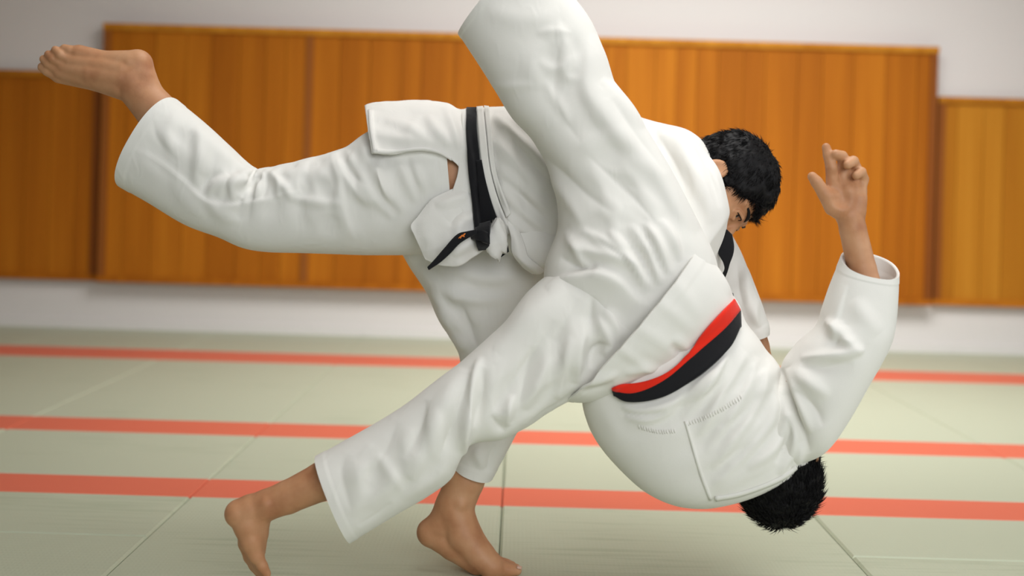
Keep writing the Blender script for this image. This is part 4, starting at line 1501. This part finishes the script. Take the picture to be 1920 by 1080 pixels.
st = [
    # upper leg: long ridge and shaded plane beside it
    ([(1300, 440), (1260, 390), (1205, 320), (1150, 262), (1105, 205), (1088, 165), (1092, 120), (1108, 62)], 18, 13, 's'),
    ([(1060, 50), (1042, 120), (1045, 200), (1090, 270)], 30, 6, 'v'), ([(1020, 150), (1050, 200), (1066, 235)], 9, 3.5, 'r'),
    ([(1025, 80), (1000, 120), (1010, 170)], 16, 3, 'r'), ([(915, 155), (950, 163), (1000, 158)], 7, 2.5, 'r'),
    ([(910, 20), (980, 36), (1050, 30)], 16, 3, 'r'), ([(1005, 62), (1040, 58), (1075, 62)], 6, 2.5, 'r'),
    ([(1010, 112), (1035, 128), (1060, 122)], 8, 3, 'r'), ([(1046, 40), (1062, 95), (1060, 140), (1088, 150)], 9, 4, 'r'),
    ([(1125, 150), (1165, 200), (1200, 245)], 9, 5, 'r'), ([(1140, 190), (1190, 260), (1240, 330)], 9, 5, 'v'),
    ([(960, 250), (1010, 310), (1060, 370), (1090, 420)], 10, 6, 'r'), ([(1000, 280), (1080, 350), (1150, 400)], 18, -6, 'r'),
    ([(1100, 290), (1180, 360), (1240, 430)], 16, -7, 'r'),
    # seat
    ([(1060, 430), (1080, 462), (1140, 480), (1200, 500)], 10, 8, 'r'), ([(1090, 430), (1140, 460), (1190, 510), (1215, 548)], 8, 9, 'r'),
    ([(1140, 430), (1180, 480), (1220, 540)], 8, 9, 'r'), ([(1180, 420), (1215, 470), (1238, 535)], 8, 9, 'r'),
    ([(1210, 415), (1235, 460), (1255, 515)], 7, 8, 'r'), ([(1240, 410), (1262, 450), (1275, 490)], 7, 8, 'r'),
    ([(1110, 440), (1160, 480), (1200, 530)], 6, -8, 'r'), ([(1160, 430), (1200, 480), (1230, 540)], 6, -8, 'r'), ([(1200, 420), (1225, 470), (1248, 520)], 5, -8, 'r'),
    ([(1020, 535), (1060, 515), (1120, 506), (1160, 520), (1200, 560), (1215, 575)], 9, 11, 's'),
    ([(1050, 480), (1080, 500), (1120, 505)], 9, -8, 'r'), ([(1075, 455), (1090, 490), (1110, 505)], 7, 6, 'r'),
    # thigh of the lower leg, folds falling from the hip
    ([(1110, 555), (1108, 590), (1100, 630)], 6, -9, 'r'), ([(1130, 575), (1150, 605), (1165, 640)], 9, 9, 'r'), ([(1120, 595), (1140, 640), (1130, 670)], 8, 8, 'r'),
    ([(1112, 600), (1095, 650), (1090, 690), (1085, 720)], 8, 11, 's'), ([(1145, 645), (1120, 655), (1105, 690)], 9, -14, 'r'),
    ([(1070, 630), (1055, 690), (1045, 750)], 9, 8, 'r'), ([(1040, 640), (1010, 710), (985, 770)], 10, 8, 'r'), ([(1000, 650), (985, 710), (970, 780)], 10, -6, 'r'),
    ([(1085, 560), (1040, 640), (1000, 720)], 16, -5, 'r'), ([(1060, 540), (980, 600), (930, 660)], 16, 6, 'r'),
    ([(1040, 600), (960, 720), (900, 800)], 16, -6, 'r'), ([(960, 740), (950, 785), (955, 800)], 7, 8, 'r'), ([(920, 780), (935, 800), (950, 812)], 7, -6, 'r'),
    # knee overlap of the lower leg
    ([(902, 668), (893, 700), (880, 770), (868, 830), (856, 880)], 8, 14, 'r'), ([(905, 690), (900, 740), (885, 800)], 9, -9, 'r'),
    ([(870, 690), (835, 760), (800, 830), (770, 900)], 18, 9, 'r'), ([(880, 700), (850, 790), (820, 880)], 12, -6, 'r'), ([(800, 750), (790, 800), (760, 860)], 12, -5, 'r'),
    ([(705, 850), (735, 890), (755, 925)], 9, 3, 'r'), ([(700, 830), (670, 900), (665, 970)], 14, 3, 'r'), ([(650, 850), (640, 890), (660, 960)], 12, -2.5, 'r'), ([(745, 790), (720, 850), (690, 900)], 14, -2.5, 'r'), ([(770, 800), (745, 880), (700, 960)], 16, 3.5, 'r'),
    ([(735, 940), (700, 970), (670, 985)], 9, -3, 'r'), ([(845, 880), (800, 905), (750, 935)], 11, 3.5, 'r'),
]
V, Q = join([
    cloth(legU, ('open', 'cap'), [(1205, 465, 80, 60, .08), (1090, 455, 50, 30, .04), (1050, 100, 42, 105, .07), (1160, 320, 60, 52, .05, 1.8)], 0.0, st, 3.0, nseg=104),
    cloth(legD, ('open', 'cap'), [(1115, 630, 60, 100, .07), (1020, 720, 70, 112, .06), (920, 760, 50, 110, .06), (800, 840, 55, 118, .055, 1.6), (680, 910, 50, 105, .05, 1.4)], 0.0, st, 3.5, nseg=96)])
u_tr = make_obj('trousers', V, Q, M['trousers_u'], uke)
# jacket
trunkU = [(1090, 690, 1345, 520, -.11, .10), (1092, 735, 1382, 568, -.12, .118, .02), (1094, 766, 1398, 605, -.13, .13, .02), (1112, 815, 1432, 648, -.13, .14), (1150, 868, 1465, 694, -.13, .145),
          (1200, 916, 1492, 762, -.13, .14), (1252, 941, 1512, 826, -.13, .125), (1305, 947, 1515, 856, -.12, .105), (1345, 938, 1495, 874, -.11, .085)]
skirtU = [(1055, 748, 1306, 455, -.145, .165), (1085, 752, 1336, 490, -.14, .158), (1115, 748, 1358, 525, -.135, .145), (1148, 738, 1376, 560, -.13, .125), (1160, 740, 1384, 580, -.13, .11)]
slvU = [(1578, 487, 1685, 507, -.20, .060, -.024), (1560, 530, 1682, 552, -.20, .066), (1543, 580, 1676, 602, -.20, .076), (1532, 612, 1664, 645, -.20, .086),
        (1500, 641, 1628, 712, -.195, .095), (1476, 672, 1583, 790, -.185, .10), (1464, 700, 1540, 846, -.175, .10), (1430, 725, 1492, 868, -.15, .10), (1390, 760, 1440, 880, -.13, .10)]
slvR = [(1180, 850, 1290, 930, -.04, .09), (1240, 820, 1330, 900, .02, .09), (1320, 770, 1380, 850, .08, .08), (1360, 750, 1400, 812, .11, .062), (1385, 738, 1415, 790, .115, .055)]
st = [
    # armhole
    ([(1464, 690), (1476, 730), (1490, 775), (1508, 820), (1518, 850)], 9, -14, 'r'), ([(1476, 690), (1488, 730), (1503, 775), (1520, 815)], 9, 10, 'r'),
    # back folds running from belt to shoulder
    ([(1390, 650), (1340, 700), (1300, 760), (1280, 790)], 9, 7, 'r'), ([(1400, 660), (1370, 710), (1330, 780), (1310, 820)], 8, 8, 'r'),
    ([(1420, 670), (1400, 720), (1360, 790), (1325, 850)], 9, 8, 'r'), ([(1440, 690), (1425, 740), (1390, 800), (1335, 880)], 9, 8, 'r'),
    ([(1455, 720), (1450, 770), (1420, 820), (1340, 910)], 10, 8, 'r'), ([(1470, 740), (1475, 790), (1450, 840), (1400, 880)], 9, 8, 'r'),
    ([(1480, 770), (1490, 820), (1470, 870), (1462, 892)], 8, 10, 'r'), ([(1478, 780), (1480, 820), (1455, 870)], 7, -9, 'r'),
    ([(1410, 690), (1385, 740), (1345, 800)], 6, -7, 'r'), ([(1432, 700), (1410, 760), (1370, 820)], 7, -7, 'r'), ([(1452, 750), (1430, 800), (1370, 870)], 7, -7, 'r'),
    ([(1505, 830), (1500, 850), (1485, 875)], 7, 8, 'r'),
    # blousing under the belt
    ([(1165, 765), (1210, 770), (1260, 755), (1290, 728)], 7, 9, 'r'), ([(1170, 780), (1220, 785), (1270, 765)], 6, 7, 'r'), ([(1160, 772), (1200, 778), (1250, 770)], 4, -7, 'r'),
    ([(1340, 690), (1310, 720), (1280, 760)], 7, 8, 'r'), ([(1365, 665), (1335, 710), (1300, 750)], 6, 8, 'r'), ([(1385, 640), (1370, 670), (1340, 710)], 6, -6, 'r'),
    # sleeve
    ([(1500, 672), (1550, 668), (1600, 662), (1620, 655)], 8, 9, 'r'), ([(1570, 640), (1590, 645), (1620, 662)], 9, 8, 'r'), ([(1572, 600), (1574, 620), (1600, 645)], 9, 8, 'r'),
    ([(1480, 690), (1520, 720), (1555, 745)], 12, 7, 'r'), ([(1490, 730), (1530, 770), (1545, 800)], 12, -8, 'r'), ([(1545, 602), (1560, 610), (1570, 640)], 8, 7, 'r'),
    ([(1590, 535), (1575, 590), (1567, 640)], 4, 4, 's'), ([(1500, 690), (1540, 690), (1600, 680)], 14, -6, 'r'), ([(1600, 560), (1625, 600), (1650, 625)], 14, 5, 'r'),
    # skirt
    ([(1180, 605), (1235, 640), (1270, 672)], 8, 2.5, 'r'), ([(1150, 645), (1200, 680), (1235, 705)], 8, 3, 'r'), ([(1255, 515), (1290, 560), (1315, 600)], 10, 2, 'r'),
    ([(1220, 555), (1275, 600), (1305, 625)], 9, 2, 'r'), ([(1255, 645), (1278, 664), (1292, 676)], 8, -6, 'r'), ([(1262, 630), (1282, 650), (1300, 660)], 8, 4, 'r'),
    ([(1080, 720), (1120, 712), (1160, 700)], 7, 6, 'r'), ([(1090, 735), (1130, 728), (1150, 715)], 6, -5, 'r'), ([(1170, 700), (1210, 690), (1240, 690)], 7, 5, 'r'),
    ([(1345, 470), (1362, 520), (1372, 555)], 8, 5, 'r'),
]
V, Q = join([
    cloth(trunkU, ('cap', 'cap'), [(1410, 750, 110, 124, .06), (1370, 850, 75, 135, .06), (1215, 772, 45, -8, .07, 1.6)], 0.0, st, 4.0, nseg=120),
    cloth(skirtU, ('open', 'cap'), [(1220, 640, 75, 40, .05)], 0.0, st, 4.3, nseg=120, lining=0.07, thick=0.006, lump=0.002),
    cloth(slvU, ('open', 'cap'), [(1590, 650, 55, 5, .035), (1500, 760, 60, 62, .03)], 0.0, st, 4.6, lining=0.1, thick=0.006),
    cloth(slvR, ('cap', 'open'), [], 0.0, st, 4.9)])
u_jk = make_obj('jacket', V, Q, M['jacket_u'], uke)
bv = bvh_of(u_jk)
# hem of the skirt, seam down the back, cuff
for nm, l_, r_, of, tk in (
        ('seam', [(1283, 790), (1296, 835), (1312, 890), (1330, 938)], [(1288, 789), (1301, 834), (1318, 889), (1336, 937)], .0016, .004),
        ('collar', [(1340, 932), (1385, 924), (1437, 906), (1470, 890), (1492, 873)], [(1342, 939), (1386, 931), (1438, 913), (1472, 897), (1494, 879)], .003, .005)):
    V, Fc = conform(bv, l_, r_, of, tk, 2)
    make_obj(nm, V, Fc, M['jacket_u'], u_jk)
# two short rows of raised stitching on the yoke
parts = []
rs = random.Random(4)
for (x0, y0), (x1, y1), n in (((1197, 799), (1268, 806), 15), ((1288, 795), (1392, 742), 22)):
    for i in range(n):
        t = (i + 0.5) / n
        x, y = x0 + (x1 - x0) * t, y0 + (y1 - y0) * t + 6 * math.sin(t * 3)
        a = cast(bv, x - 1.5, y - 4 + rs.random(), 0.0015)
        b_ = cast(bv, x + rs.uniform(0, 2), y + 4 + rs.random(), 0.0015)
        if a is not None and b_ is not None:
            parts.append(tube([a, (a + b_) / 2 + np.array([rs.uniform(-.001, .001), -.001, 0]), b_], [.0008, .0011, .0008], 5))
V, Fc = join(parts)
o = make_obj('stitching', V, Fc, M['jacket_u'], u_jk, label='row of raised white stitching')
o['kind'] = 'stuff'

# belt: red strip over black strip
bound = [(1150, 732), (1180, 738), (1213, 730), (1250, 710), (1283, 683), (1317, 653), (1357, 618), (1387, 582)]
upper = [(1150, 728), (1173, 721), (1213, 714), (1253, 697), (1287, 667), (1310, 637), (1338, 603), (1376, 562)]
lower = [(1153, 742), (1173, 753), (1207, 753), (1250, 742), (1293, 717), (1333, 687), (1370, 650), (1388, 612)]
V, Fc = conform(bv, bound, lower, .010, .006, 5, far=.12)
u_bl = make_obj('belt', V, Fc, M['black_belt'], uke, label='black strip of the belt')
V, Fc = conform(bv, upper, bound, .010, .006, 4, far=.12)
make_obj('red_strip', V, Fc, M['red_belt'], u_bl, label='red strip of the belt')
V, Fc = sheet([[(1362, 430, .0), (1372, 440, .0)], [(1352, 455, -.004), (1376, 462, -.004)], [(1347, 475, -.004), (1374, 478, -.004)], [(1356, 492, .0), (1368, 494, .0)], [(1358, 506, .012), (1364, 510, .012)], [(1344, 530, .04), (1354, 536, .04)], [(1336, 556, .06), (1350, 560, .06)]], (8, 6), 0.007)
make_obj('belt_end', V, Fc, M['black_belt'], u_bl)
V, Fc = sheet([[(1366, 548, -.06), (1374, 552, -.06)], [(1364, 562, -.09), (1376, 566, -.09)], [(1364, 574, -.11), (1376, 576, -.11)]], (6, 4), 0.006)
make_obj('belt_end', V, Fc, M['black_belt'], u_bl)

# custom helper property is not part of the scene
for o in bpy.data.objects:
    if '_base' in o:
        del o['_base']
